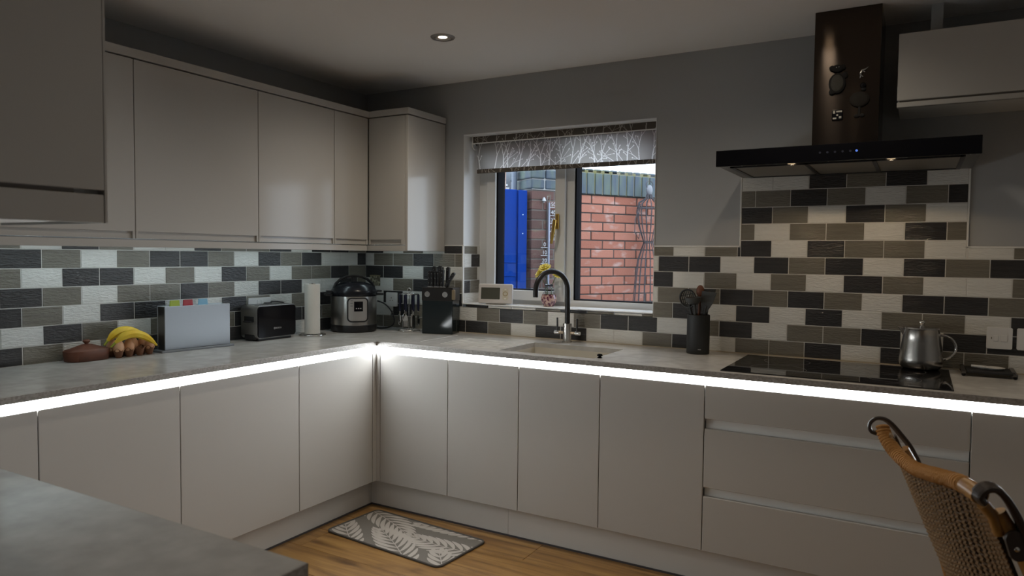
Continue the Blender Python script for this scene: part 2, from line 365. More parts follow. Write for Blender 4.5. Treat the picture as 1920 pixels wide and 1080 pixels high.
gasket(0.849, 1.239, 1.157, WZ1 - 0.099, YW - 0.006); gasket(1.347, WX1 - 0.054, 1.111, WZ1 - 0.054, YW + 0.005)
MB().box(0.851, 1.237, 0.200, 0.204, 1.159, WZ1 - 0.101).obj('pane', m_glass, win)
MB().box(1.349, WX1 - 0.056, 0.200, 0.204, 1.113, WZ1 - 0.056).obj('pane', m_glass, win)
hd = MB().box(1.246, 1.268, YW - 0.034, YW - 0.022, 1.505, 1.590, 0.004, 2).cyl((0, 0, 0), 0.009, -0.03, 0.0, 16, mat=Matrix.Translation((1.257, YW - 0.034, 1.545)) @ Matrix.Rotation(R(-90), 4, 'X')).obj('window_handle', m_brass, win)
MB().tube([(1.257, YW - 0.062, 1.556), (1.256, YW - 0.066, 1.53), (1.250, YW - 0.066, 1.49), (1.243, YW - 0.064, 1.45), (1.239, YW - 0.062, 1.425)], [0.010, 0.011, 0.010, 0.009, 0.007], 10).obj('lever', m_brass, hd)
struct('trim_1', MB().box(WX0 + 0.001, WX1 - 0.001, -0.004, YW + 0.02, 1.0735, 1.0785, 0.001), M('white_window_sill', (0.76, 0.76, 0.75), 0.25))

# ---- roller blind with printed branches
bl = root('roller_blind', 'grey roller blind with white bare branch print half drawn over the window', 'blind', (1.285, 0.07, WZ1))
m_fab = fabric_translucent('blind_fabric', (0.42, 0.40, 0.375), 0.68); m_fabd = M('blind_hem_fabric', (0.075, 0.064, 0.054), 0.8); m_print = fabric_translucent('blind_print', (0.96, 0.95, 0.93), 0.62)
BX0, BX1 = -0.535, 0.572
MB().box(BX0, BX1, -0.006, 0.006, -0.043, -0.006, 0.002).obj('cassette', m_fabd, bl)
MB().box(BX0 - 0.002, BX1, -0.010, 0.000, -0.047, -0.042, 0.001).box(BX0 - 0.003, BX1, -0.010, 0.0, -0.006, -0.003, 0.001).box(BX0 - 0.006, BX0, -0.01, 0.07, -0.047, -0.003, 0.001).tube(arc((BX0 - 0.003, 0.02, -0.045), 0.03, 180, 290, 8, Vector((0, 1, 0))), 0.003, 6).obj('cassette_rail', m_white, bl)
MB().cyl((0, 0, 0), 0.022, BX0, BX1, 20, mat=Matrix.Translation((0, 0.034, -0.03)) @ Matrix.Rotation(R(90), 4, 'Y')).obj('roller_tube', m_fabd, bl)
def branch_segs(x0, x1, z0, seed, stems, scale=1.0):
    rnd = random.Random(seed); out = []
    def grow(x, z, a, l, w, depth):
        for k in range(4):
            x2 = x + math.sin(a) * l / 4; z2 = z + math.cos(a) * l / 4; out.append((x, z, x2, z2, w)); x, z = x2, z2; a += rnd.uniform(-0.07, 0.07)
            if depth >= 1 and k in (1, 2) and rnd.random() < 0.55: grow(x, z, a + rnd.choice((-1, 1)) * rnd.uniform(0.45, 0.85), l * rnd.uniform(0.3, 0.55), w * 0.55, 0)
        if depth <= 0:
            out.append((x, z, x + 0.0005, z + 0.001, max(0.0062 * scale, w * 1.5))); return
        for sg in (-1, 1): grow(x, z, a + sg * rnd.uniform(0.16, 0.42), l * rnd.uniform(0.62, 0.95), w * 0.70, depth - 1)
    for i in range(stems):
        x = x0 + (x1 - x0) * (i + 0.5) / stems + rnd.uniform(-0.025, 0.025)
        grow(x, z0 - rnd.uniform(0.0, 0.02), rnd.uniform(-0.22, 0.22), rnd.uniform(0.058, 0.085) * scale, rnd.uniform(0.0042, 0.0066) * scale, 2)
        grow(x + rnd.uniform(-0.02, 0.02), z0 - 0.01, rnd.choice((-1, 1)) * rnd.uniform(0.45, 0.95), rnd.uniform(0.06, 0.09) * scale, 0.0030 * scale, 1)
    return out
def printed_panel(name, x0, x1, z0, z1, y, segs, mats, cell=0.0015):
    nx, nz = int((x1 - x0) / cell), int((z1 - z0) / cell); hit = set(); dx = (x1 - x0) / nx; dz = (z1 - z0) / nz
    for ax, az, bx, bz, w in segs:
        r_ = w / 2; lx, lz = bx - ax, bz - az; l2 = lx * lx + lz * lz + 1e-12
        for i in range(max(0, int((min(ax, bx) - r_ - x0) / dx)), min(nx, int((max(ax, bx) + r_ - x0) / dx) + 1)):
            cx = x0 + (i + 0.5) * dx
            for j in range(max(0, int((min(az, bz) - r_ - z0) / dz)), min(nz, int((max(az, bz) + r_ - z0) / dz) + 1)):
                cz = z0 + (j + 0.5) * dz; t_ = max(0, min(1, ((cx - ax) * lx + (cz - az) * lz) / l2)); ex, ez = cx - ax - lx * t_, cz - az - lz * t_
                if ex * ex + ez * ez < r_ * r_: hit.add(i * nz + j)
    V = [(x0 + i * dx, y, z0 + j * dz) for i in range(nx + 1) for j in range(nz + 1)]
    F = [(i * (nz + 1) + j, (i + 1) * (nz + 1) + j, (i + 1) * (nz + 1) + j + 1, i * (nz + 1) + j + 1) for i in range(nx) for j in range(nz)]
    me = bpy.data.meshes.new(name); me.from_pydata(V, [], F)
    for m_ in mats: me.materials.append(m_)
    me.polygons.foreach_set('material_index', [1 if k in hit else 0 for k in range(len(F))])
    o = bpy.data.objects.new(name, me); COL.objects.link(o); o.parent = bl; return o
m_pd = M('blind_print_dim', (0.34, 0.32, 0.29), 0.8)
printed_panel('fabric', BX0 + 0.018, BX1 - 0.004, -0.192, -0.030, 0.0125, branch_segs(BX0 + 0.02, BX1 - 0.01, -0.200, 3, 17, 1.12), (m_fab, m_print))
MB().box(BX0 + 0.018, BX1 - 0.004, 0.008, 0.018, -0.215, -0.191, 0.003, 2).obj('hem_bar', m_fabd, bl)
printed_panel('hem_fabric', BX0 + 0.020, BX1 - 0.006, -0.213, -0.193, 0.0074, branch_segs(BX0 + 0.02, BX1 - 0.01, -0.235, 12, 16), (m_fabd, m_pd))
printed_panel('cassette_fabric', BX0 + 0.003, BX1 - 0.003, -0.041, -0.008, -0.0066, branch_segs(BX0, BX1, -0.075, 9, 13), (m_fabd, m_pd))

# ================================================================ BASE UNITS
def run_box(run, mb, u0, u1, v0, v1, z0, z1, bev=0.0, seg=1):
    """u along the run from the corner, v out from the wall"""
    if run == 'B': return mb.box(u0, u1, -v1, -v0, z0, z1, bev, seg)
    return mb.box(v0, v1, -u1, -u0, z0, z1, bev, seg)
DT, DBT = 0.848, 0.175
def base_unit(run, u0, u1, label, drawers=False):
    um = (u0 + u1) / 2; loc = (um, -0.30, 0.03) if run == 'B' else (0.30, -um, 0.03)
    t = root('base_unit', label, 'cabinet', loc); off = Vector(loc)
    def P(name, mb, mat, par=t):
        o = mb.obj(name, mat, par); o.data.transform(Matrix.Translation(-off)); return o
    P('carcass', run_box(run, MB(), u0 + 0.001, u1 - 0.001, 0.03, 0.528, DBT, 0.695), m_carc)
    P('handle_channel', run_box(run, run_box(run, MB(), u0 + 0.001, u1 - 0.001, 0.548, 0.556, 0.70, 0.886), u0 + 0.001, u1 - 0.001, 0.53, 0.5635, 0.835, 0.842), m_channel)
    g = 0.0016
    if not drawers:
        P('door', run_box(run, MB(), u0 + g, u1 - g, YD - 0.020, YD, DBT, DT, 0.002, 2), m_door)
    else:
        for z0, z1 in ((0.713, DT), (0.435, 0.673), (DBT, 0.398)):
            d = P('drawer_front', run_box(run, MB(), u0 + g, u1 - g, YD - 0.020, YD, z0, z1, 0.002, 2), m_door)
        for z0, z1 in ((0.673, 0.713), (0.398, 0.435)):
            P('handle_channel', run_box(run, MB(), u0 + g, u1 - g, YD - 0.034, YD - 0.024, z0 - 0.004, z1 + 0.004), m_channel)
    return t
U1, U2, U3, U4, U5, U6 = 0.612, 1.036, 1.431, 1.832, 2.283, 3.181
base_unit('B', U1, U2, 'white gloss base cupboard on the back wall right beside the inner corner')
base_unit('B', U2, U3, 'white gloss base cupboard under the sink drainer, second from the corner on the back wall')
base_unit('B', U3, U4, 'white gloss base cupboard below the sink bowl and black tap')
base_unit('B', U4, U5, 'white gloss base cupboard between the sink cupboard and the wide drawers')
base_unit('B', U5, U6, 'wide white gloss unit of three drawers below the hob', True)
base_unit('B', U6, 3.781, 'white gloss base cupboard right of the wide drawers, behind the rattan chair')
base_unit('L', U1, 1.113, 'white gloss base cupboard on the left wall right beside the inner corner')
base_unit('L', 1.113, 1.713, 'white gloss base cupboard on the left wall below the toaster and board case')
base_unit('L', 1.713, 2.217, 'white gloss base cupboard on the left wall below the egg tray')
base_unit('L', 2.217, 2.64, 'white gloss base cupboard at the left edge of the picture')
cp = MB().box(YD - 0.020, YD + 0.001, -U1 + 0.001, -YD + 0.020, DBT, DT, 0.001).box(YD - 0.001, U1 - 0.001, -YD - 0.001, -YD + 0.020, DBT, DT, 0.001).obj('corner_post', m_door)
tag(cp, 'narrow white corner post between the two runs of base cupboards', 'filler panel')
struct('trim_2', MB().box(0.50, 0.522, -2.64, -0.52, FL, DBT - 0.002), m_plinth)
struct('trim_3', MB().box(0.50, 1.36, -0.545, -0.523, FL, DBT - 0.002).box(1.3615, 3.78, -0.545, -0.523, FL, DBT - 0.002), m_plinth)
struct('trim_4', MB().box(0.522, 0.526, -2.64, -0.549, FL, FL + 0.008).box(0.522, 3.78, -0.549, -0.545, FL, FL + 0.008), M('plinth_seal', (0.06, 0.055, 0.06), 0.5))

# ---- light strips in the handle channels (the diffuser of each unit is one piece)
def strip(run, cuts, label):
    t = root('led_strip_light', label, 'light', (0.57, -0.57, 0.866)); off = Vector(t.location)
    for a, b_ in zip(cuts, cuts[1:]):
        o = run_box(run, MB(), a + 0.0012, b_ - 0.0012, 0.566, 0.5815, 0.8495, 0.8868).obj('diffuser', m_led, t); o.data.transform(Matrix.Translation(-off))
strip('B', [0.5825, U2, U3, U4, U5, U6, 3.78], 'glowing white light strip under the worktop edge of the back wall run')
strip('L', [0.5665, 1.113, 1.713, 2.217, 2.64], 'glowing white light strip under the worktop edge of the left wall run')

# ---- worktops
SX0, SX1, SY0, SY1 = 1.300, 1.785, -0.545, -0.187   # sink bowl opening
EF = 0.612
TH = 0.0225
wt = root('worktop', 'grey stone-look worktop along the left wall, mitred in the corner', 'worktop', (0.3, -1.3, ZT))
o = MB().prism([(0.0, -2.645), (EF, -2.645), (EF, -EF), (0.0, 0.0)], ZT - TH, ZT, 'xy').obj('slab', m_top, wt); o.data.transform(Matrix.Translation((-0.3, 1.3, -ZT)))
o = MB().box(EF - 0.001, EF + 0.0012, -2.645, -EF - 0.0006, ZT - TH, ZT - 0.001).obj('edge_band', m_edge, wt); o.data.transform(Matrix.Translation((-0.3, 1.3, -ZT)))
m_under = M('bounce_shield_dark', (0.05, 0.04, 0.03), 0.8)  # for dark panels added under the overhang, keeping strip light off the doors
MB().box(0.585, EF - 0.001, -2.645, -0.585, ZT - TH - 0.0012, ZT - TH).obj('added_bounce_shield', m_under, wt).data.transform(Matrix.Translation((-0.3, 1.3, -ZT)))
wk = root('worktop', 'grey stone-look worktop along the back wall, cut out for sink and hob', 'worktop', (2.1, -0.3, ZT)); T = Matrix.Translation((-2.1, 0.3, -ZT))
b_ = MB().prism([(0.0006, 0.0), (EF + 0.0006, -EF), (SX0, -EF), (SX0, 0.0)], ZT - TH, ZT, 'xy')
b_.box(SX0, SX1, -EF, SY0, ZT - TH, ZT).box(SX0, SX1, SY1, 0, ZT - TH, ZT).box(SX1, 3.79, -EF, 0, ZT - TH, ZT)
bmesh.ops.remove_doubles(b_.bm, verts=b_.bm.verts[:], dist=0.0002)
o = b_.obj('slab', m_top, wk); o.data.transform(T)
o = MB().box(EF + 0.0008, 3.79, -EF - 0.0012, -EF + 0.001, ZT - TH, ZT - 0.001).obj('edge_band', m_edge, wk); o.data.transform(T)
MB().box(0.56, 3.79, -EF + 0.001, -0.585, ZT - TH - 0.0012, ZT - TH).obj('added_bounce_shield', m_under, wk).data.transform(T)
o = MB().box(0.792, 0.799, -0.485, -0.150, ZT - 0.001, ZT + 0.0009).obj('drainer_edge', M('pale_inlay', (0.62, 0.62, 0.62), 0.3), wk); o.data.transform(T)
for k in range(7):
    y = -0.245 - 0.043 * k
    o = MB().prism([(-0.006, 0.0), (-0.003, 0.0022), (0.003, 0.0022), (0.006, 0.0)], 0.90 + 0.006 * k, 1.285, 'yz').obj('drainer_ridge', m_top, wk)
    o.data.transform(Matrix.Translation((0, y, ZT))); o.data.transform(T)
MB().box(0.618, 3.79, -0.006, -0.0005, ZT, ZT + 0.004).obj('sealant_line', M('sealant', (0.42, 0.36, 0.27), 0.5), wk).data.transform(T)
sk = root('sink', 'stone-coloured undermount sink bowl below the window', 'sink', ((SX0 + SX1) / 2, (SY0 + SY1) / 2, ZT - 0.2)); T2 = Matrix.Translation(-Vector(sk.location))
m_bowl = M('sink_bowl', (0.60, 0.565, 0.49), 0.35)
zz0 = ZT - 0.20; tw = 0.008
o = MB().box(SX0 - tw, SX1 + tw, SY0 - tw, SY1 + tw, zz0 - tw, zz0).box(SX0 - tw, SX0, SY0 - tw, SY1 + tw, zz0, ZT - TH).box(SX1, SX1 + tw, SY0 - tw, SY1 + tw, zz0, ZT - TH).box(SX0, SX1, SY0 - tw, SY0, zz0, ZT - TH).box(SX0, SX1, SY1, SY1 + tw, zz0, ZT - TH).obj('bowl', m_bowl, sk); o.data.transform(T2)
o = MB().lathe([(0, 0.001), (0.02, 0.001), (0.022, 0.004), (0.043, 0.004), (0.045, 0.0)], ((SX0 + SX1) / 2, -0.37, zz0), 28).obj('drain', m_steel, sk); o.data.transform(T2)
tag(MB().lathe([(0.012, 0), (0.012, 0.002), (0.007, 0.004), (0.006, 0.007), (0.0125, 0.009), (0.0125, 0.014), (0.009, 0.017), (0.007, 0.014), (0, 0.014)], (0, 0, 0), 24).obj('waste_knob', m_blackg, None, (1.800, -0.515, ZT)), 'small black waste knob on the worktop at the front right of the sink', 'knob')

# ================================================================ WALL UNITS
UF = 0.325; UB = 0.348     # faces of the left and back wall units
Z0U, Z1U = 1.408, 2.107
def wall_unit_left(u0, u1, label):
    t = root('wall_unit', label, 'cabinet', (0.16, -(u0 + u1) / 2, 1.405)); T = Matrix.Translation(-Vector(t.location))
    MB().box(0.002, UF - 0.022, -u1 + 0.001, -u0 - 0.001, 1.412, 2.112).obj('carcass', m_carc, t).data.transform(T)
    g = 0.0016
    d = MB().box(UF - 0.020, UF, -u1 + g, -u0 - g, 1.436, Z1U, 0.002, 2).box(UF - 0.020, UF, -u1 + g, -u1 + 0.012, Z0U, 1.438, 0.001).box(UF - 0.020, UF, -u0 - 0.012, -u0 - g, Z0U, 1.438, 0.001).obj('door', m_doorw, t); d.data.transform(T)
    MB().box(UF - 0.020, UF - 0.009, -u1 + 0.011, -u0 - 0.011, Z0U, 1.440, 0.001).obj('handle_groove', m_doorw, d).data.transform(T)
    return t
wall_unit_left(0.352, 0.615, 'narrow white gloss wall cupboard in the corner of the left wall')
wall_unit_left(0.615, 1.112, 'white gloss wall cupboard above the toaster, second from the corner')
wall_unit_left(1.112, 1.716, 'wide white gloss wall cupboard above the chopping board case')
wall_unit_left(1.716, 2.316, 'white gloss wall cupboard half hidden behind the dark near cupboard')
t = root('wall_unit', 'white gloss wall cupboard with end panel on the back wall left of the window', 'cabinet', (0.46, -0.17, 1.375)); T = Matrix.Translation(-Vector(t.location))
MB().box(0.002, 0.578, -UB + 0.022, -0.002, 1.412, 2.112).obj('carcass', m_carc, t).data.transform(T)
d = MB().box(UF + 0.002, 0.581, -UB, -UB + 0.02, 1.436, Z1U, 0.002, 2).box(UF + 0.002, UF + 0.012, -UB, -UB + 0.02, Z0U, 1.438, 0.001).box(0.555, 0.581, -UB, -UB + 0.02, Z0U, 1.438, 0.001).obj('door', m_doorw, t); d.data.transform(T)
MB().box(UF + 0.011, 0.557, -UB + 0.009, -UB + 0.02, Z0U, 1.440, 0.001).obj('handle_groove', m_doorw, d).data.transform(T)
MB().box(0.583, 0.601, -UB - 0.001, -0.002, 1.376, 2.107, 0.0015).obj('end_panel', m_doorw, t).data.transform(T)
struct('trim_5', MB().prism([(0.005, -2.32), (0.331, -2.32), (0.331, -0.354), (0.607, -0.354), (0.607, -0.002), (0.005, -0.002)], 2.112, 2.146, 'xy', 0.0015), m_doorw)
struct('trim_6', MB().box(0.300, UF + 0.001, -2.32, -0.36, 1.374, 1.404, 0.0015).box(0.300, 0.583, -UB - 0.001, -UB + 0.024, 1.374, 1.404, 0.0015), m_doorw)
ul = root('under_cabinet_light', 'slim light bar under the wall cupboards of the left wall', 'light', (0.17, -1.2, 1.405)); T = Matrix.Translation(-Vector(ul.location))
MB().box(0.145, 0.175, -2.25, -0.40, 1.402, 1.411).obj('housing', m_alu, ul).data.transform(T)
MB().box(0.149, 0.171, -2.24, -0.41, 1.399, 1.4025).obj('diffuser', m_ledu, ul).data.transform(T)
ul = root('under_cabinet_light', 'short light bar under the corner wall cupboard of the back wall', 'light', (0.4, -0.17, 1.405)); T = Matrix.Translation(-Vector(ul.location))
MB().box(0.20, 0.55, -0.185, -0.155, 1.402, 1.411).obj('housing', m_alu, ul).data.transform(T)
MB().box(0.21, 0.54, -0.181, -0.159, 1.399, 1.4025).obj('diffuser', m_ledu, ul).data.transform(T)
# right wall unit
t = root('wall_unit', 'white gloss lift-up wall cupboard right of the cooker hood chimney', 'cabinet', (3.4, -0.16, 1.934)); T = Matrix.Translation(-Vector(t.location))
MB().box(2.920, 3.90, -0.302, 0.006, 1.945, 2.205).obj('carcass', m_carc, t).data.transform(T)
d = MB().box(2.917, 3.90, -0.325, -0.305, 1.960, 2.210, 0.002, 2).obj('door', m_doorw, t); d.data.transform(T)
MB().box(2.917, 3.90, -0.325, -0.303, 1.934, 1.953, 0.0015).obj('lower_lip', m_doorw, d).data.transform(T)
MB().box(2.925, 3.90, -0.316, -0.303, 1.950, 1.964).obj('handle_groove', m_seam, d).data.transform(T)
struct('trim_7', MB().box(3.02, 3.06, -0.20, -0.16, 2.205, CEIL), m_wall)
# near wall unit (left edge of the picture) with its worktop and base unit
NX = 1.70
t = root('wall_unit', 'shadowed wall cupboard close to the camera at the upper left', 'cabinet', (1.51, -3.5, 1.41)); T = Matrix.Translation(-Vector(t.location))
MB().box(1.322, NX - 0.022, -4.45, -2.650, 1.415, 2.14).obj('carcass', m_carc, t).data.transform(T)
MB().box(1.322, NX, -2.6495, -2.645, 1.41, 2.14).obj('end_panel', m_doorw, t).data.transform(T)
for y0, y1 in ((-3.25, -2.650), (-3.85, -3.253), (-4.45, -3.853)):
    d = MB().box(NX - 0.020, NX, y0, y1, 1.470, 2.14, 0.002, 2).obj('door', m_doorw, t); d.data.transform(T)
    MB().box(NX - 0.020, NX - 0.001, y0, y1, 1.410, 1.462, 0.002, 2).obj('lower_lip', m_doorw, d).data.transform(T)
    MB().box(NX - 0.018, NX - 0.010, y0 + 0.002, y1 - 0.05, 1.458, 1.474).obj('handle_groove', m_seam, d).data.transform(T)
ul = root('under_cabinet_light', 'light bar under the shadowed near wall cupboard', 'light', (1.5, -3.4, 1.405)); T = Matrix.Translation(-Vector(ul.location))
MB().box(1.42, 1.45, -4.3, -2.80, 1.404, 1.414).obj('housing', m_alu, ul).data.transform(T)
MB().box(1.424, 1.446, -4.29, -2.81, 1.401, 1.4045).obj('diffuser', m_ledu, ul).data.transform(T)
nw = root('worktop', 'grey stone-look worktop end in the lower left foreground', 'worktop', (1.8, -3.5, ZT)); T = Matrix.Translation(-Vector(nw.location))
MB().box(1.322, 2.255, -4.9, -2.690, ZT - TH, ZT, 0.001).obj('slab', m_top, nw).data.transform(T)
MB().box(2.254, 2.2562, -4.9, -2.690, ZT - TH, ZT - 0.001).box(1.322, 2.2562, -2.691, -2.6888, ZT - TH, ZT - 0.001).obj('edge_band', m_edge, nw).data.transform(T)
t = root('base_unit', 'white base cupboards under the foreground worktop', 'cabinet', (1.8, -3.7, 0.03)); T = Matrix.Translation(-Vector(t.location))
MB().box(1.322, 2.20, -4.85, -2.73, DBT, 0.84).box(1.33, 2.14, -4.85, -2.80, FL, DBT).box(1.322, 2.18, -4.85, -2.75, 0.84, ZT - TH - 0.001).obj('carcass', m_carc, t).data.transform(T)
for k in range(4): MB().box(2.202, 2.222, -3.262 - 0.53 * k, -2.735 - 0.53 * k, DBT, DT, 0.002, 2).obj('door', m_door, t).data.transform(T)

# ---- downlights
m_bez = M('downlight_bezel', (0.30, 0.29, 0.28), 0.35, metal=0.6)
def downlight(x, y, label, power=1.0):
    t = root('downlight', label, 'light', (x, y, CEIL), group='recessed ceiling downlights')
    MB().lathe([(0.021, 0.004), (0.024, -0.002), (0.036, -0.005), (0.038, -0.003), (0.041, -0.003), (0.043, -0.006), (0.052, -0.005), (0.056, 0.0)], (0, 0, 0), 40).obj('bezel', m_bez, t)
    MB().lathe([(0, -0.0005), (0.019, -0.0005), (0.022, 0.001)], (0, 0, 0), 28).obj('lamp', m_lamp, t)
    l = bpy.data.lights.new('downlight_beam', 'SPOT'); l.energy = SPOT_W * power; l.color = (1.0, 0.88, 0.71); l.spot_size = R(152); l.spot_blend = 1.0; l.shadow_soft_size = 0.028
    lo = bpy.data.objects.new('downlight_beam', l); COL.objects.link(lo); lo.parent = t; lo.location = (0, 0, -0.006)
GRP = (1.25, 0.50, 0.34, 0.34)
downlight(1.10, -0.735, 'lit recessed downlight in the ceiling in front of the window', GRP[0])
downlight(2.62, -0.775, 'recessed downlight in front of the cooker hood, just above the picture', GRP[1])
for x, y, w, p_ in ((1.10, -2.20, 'left of the camera', GRP[2]), (2.62, -2.20, 'above the rattan chair', GRP[2]), (4.1, -0.78, 'near the right wall by the hob run', GRP[3]), (4.1, -2.2, 'near the right wall', GRP[3])):
    downlight(x, y, 'recessed ceiling downlight ' + w, p_)

# ================================================================ OUTSIDE THE WINDOW
GO = (0.660, 1.672, 0.0); GA = R(58)
yd = MB().box(-9, 9, 0.30, 12, -0.25, -0.15).obj('patio', M('patio_paving', (0.16, 0.155, 0.145), 0.9, var=((3, 3, 3), (0.12, 0.115, 0.11), 0.4, 0.6))); tag(yd, 'grey paved yard outside the kitchen window', 'paving')
def brick_mat(n, a, b_, c):
    m = M(n, a, 0.85, bump=((90, 90, 140), 0.5, 4, 0.004)); nt = m.node_tree; bs = nt.nodes['Principled BSDF']
    oi = nd(nt, 'ShaderNodeObjectInfo'); rp = nd(nt, 'ShaderNodeValToRGB'); rp.color_ramp.elements[0].color = (*a, 1); rp.color_ramp.elements[1].color = (*b_, 1)
    nt.links.new(oi.outputs['Random'], rp.inputs[0])
    g = nd(nt, 'ShaderNodeNewGeometry'); mp = nd(nt, 'ShaderNodeMapping'); mp.inputs['Scale'].default_value = (9, 9, 16); n1 = nd(nt, 'ShaderNodeTexNoise'); n1.inputs['Scale'].default_value = 1; n1.inputs['Detail'].default_value = 5
    nt.links.new(g.outputs['Position'], mp.inputs[0]); nt.links.new(mp.outputs[0], n1.inputs['Vector'])
    r2 = nd(nt, 'ShaderNodeValToRGB'); r2.color_ramp.elements[0].position = 0.55; r2.color_ramp.elements[0].color = (0, 0, 0, 1); r2.color_ramp.elements[1].position = 0.68; r2.color_ramp.elements[1].color = (0.75, 0.75, 0.75, 1)
    nt.links.new(n1.outputs['Fac'], r2.inputs[0]); mx = nd(nt, 'ShaderNodeMixRGB'); mx.inputs[2].default_value = (*c, 1)
    nt.links.new(r2.outputs[0], mx.inputs[0]); nt.links.new(rp.outputs[0], mx.inputs[1]); nt.links.new(mx.outputs[0], bs.inputs['Base Color']); return m
m_brick = brick_mat('red_brick', (0.225, 0.075, 0.045), (0.30, 0.12, 0.08), (0.34, 0.24, 0.21))
m_brickd = brick_mat('dark_brick', (0.055, 0.027, 0.022), (0.11, 0.05, 0.04), (0.12, 0.10, 0.065))
m_bluebrick = M('blue_coping_brick', (0.026, 0.042, 0.062), 0.6, var=((14, 14, 4), (0.055, 0.078, 0.062), 0.42, 0.62), bump=((60, 60, 30), 0.3, 3, 0.003))
m_moss = M('mossy_mortar', (0.12, 0.115, 0.04), 0.9, var=((20, 20, 6), (0.16, 0.145, 0.10), 0.4, 0.6))
m_mort = M('dark_mortar', (0.05, 0.042, 0.038), 0.95)
gw = root('garden_wall', 'red brick garden wall outside the right window pane with blue coping bricks', 'wall', GO, GA)
CH = 0.0715; ZTOP = 1.845
MB().box(-0.06, 2.0, 0.006, 0.22, -0.149, ZTOP).obj('mortar_core', m_mort, gw)
bmesh_brick = MB().box(0, 0.215, 0, 0.10, 0, CH - 0.009, 0.003).obj('brick', m_brick, gw); fst = True
MB().box(-0.06, 2.0, -0.001, 0.09, -0.15, ZTOP - 13 * CH, 0.002).obj('lower_courses', m_brick, gw)
for c in range(13):
    z = ZTOP - (c + 1) * CH; s = -0.06 - (0.1175 if c % 2 else 0.005)
    while s < 1.6:
        a, e = max(s, -0.06), s + 0.215
        if e - a > 0.04:
            o = bmesh_brick if fst else copy(bmesh_brick, gw); fst = False
            o.location = (a, random.uniform(-0.003, 0.002), z); o.scale.x = (e - a) / 0.215
        s += 0.2245
cb_ = MB().box(0, 0.068, -0.02, 0.23, 0, 0.165, 0.004).box(0.0, 0.068, -0.012, 0.222, 0.160, 0.200, 0.012, 3).obj('coping_brick', m_bluebrick, gw)
MB().box(-0.06, 2.0, -0.012, 0.215, ZTOP, ZTOP + 0.188).obj('mossy_joint', m_moss, gw)
for k in range(24):
    o = cb_ if k == 0 else copy(cb_, gw); o.location = (-0.055 + 0.0775 * k, 0, ZTOP)
# pillar to the left, beside the gate
gp = root('brick_pillar', 'dark brick gate pillar with stepped blue coping seen through the left pane', 'pillar', GO, GA)
PX0, PX1, PY = -0.425, -0.065, -0.06
MB().box(PX0 + 0.004, PX1 - 0.004, PY + 0.004, 0.24, -0.15, 1.850).obj('mortar_core', M('old_mortar', (0.10, 0.09, 0.08), 0.95), gp)
for c in range(15):
    z = 1.850 - (c + 1) * 0.0735; cuts = [PX0, PX0 + 0.105, PX0 + 0.245, PX1] if c % 2 else [PX0, PX0 + 0.205, PX0 + 0.31, PX1]
    for a, e in zip(cuts, cuts[1:]):
        MB().box(a, e - 0.009, PY, 0.10, z, z + 0.0645, 0.004).obj('brick', m_brickd, gp)
for z0, z1, ov in ((1.855, 1.925, 0.012), (1.932, 2.000, 0.02), (2.007, 2.075, 0.012)):
    for a, e in ((PX0 - ov, PX0 + 0.105), (PX0 + 0.112, PX1 + ov)):
        MB().box(a, e, PY - ov, 0.26, z0, z1, 0.010, 2).obj('coping_brick', m_bluebrick, gp)
MB().box(PX0, PX1, PY - 0.004, 0.25, 1.85, 2.08).obj('mortar_joint', M('pale_mortar', (0.30, 0.30, 0.29), 0.9), gp)
# gate
gt = root('garden_gate', 'bright blue flat garden gate panel beside the brick pillar', 'gate', GO, GA)
m_gate = M('blue_gate_paint', (0.002, 0.030, 0.20), 0.6, spec=0.04)
MB().box(-1.45, -0.525, -0.02, 0.02, -0.12, 1.845, 0.003).obj('panel', m_gate, gt)
MB().box(-0.523, -0.448, -0.035, 0.035, -0.15, 1.842, 0.003).obj('post', m_gate, gt)
for z in (1.66, 1.52): MB().ball((-0.485, -0.037, z), 0.004, 0.003, 0.004).obj('screw', m_white, gt)
for z in (1.20, 1.30): MB().box(-1.40, -0.53, -0.026, -0.019, z, z + 0.012, 0.002).obj('rail', m_gate, gt)
# thermometer of open numerals on the pillar
th = root('wall_thermometer', 'metal garden thermometer with open numerals on the dark brick pillar', 'thermometer', (GO[0], GO[1], 1.44), GA)
m_tm = M('pale_metal', (0.30, 0.31, 0.32), 0.4, metal=0.3); TS = -0.284; TY = PY - 0.02
MB().tube([(TS, TY, -0.32), (TS, TY, 0.315)], 0.008, 10).obj('tube', M('thermometer_glass', (0.20, 0.22, 0.28), 0.3), th)
MB().tube([(TS - 0.012, TY + 0.008, -0.32), (TS - 0.012, TY + 0.008, 0.32)], 0.004, 6).tube([(TS - 0.012, TY + 0.008, 0.32), (TS - 0.02, TY, 0.36), (TS + 0.012, TY, 0.37), (TS, TY, 0.315)], 0.003, 6).obj('frame', m_steeld, th)
MB().lathe([(0, 0.030), (0.008, 0.026), (0.014, 0.012), (0.016, 0.0), (0.0, -0.004)], (TS - 0.046, TY, 0.325), 14).ball((TS - 0.046, TY, 0.318), 0.006).obj('bell', m_tm, th)
for v in range(-3, 6):
    sg = 1 if v > 0 else -1; zc = v * 0.0605
    MB().box(TS, TS + 0.058, TY - 0.001, TY + 0.002, zc - 0.024, zc - 0.020).obj('mark', m_tm, th) if sg > 0 else MB().box(TS - 0.068, TS, TY - 0.001, TY + 0.002, zc - 0.024, zc - 0.020).obj('mark', m_tm, th)
    text('numeral', str(abs(v) * 10) if v else '0', 0.042, m_tm, th, face_mat((TS + sg * 0.036, TY - 0.001, zc), (1, 0, 0), (0, 0, 1)), 0.001)
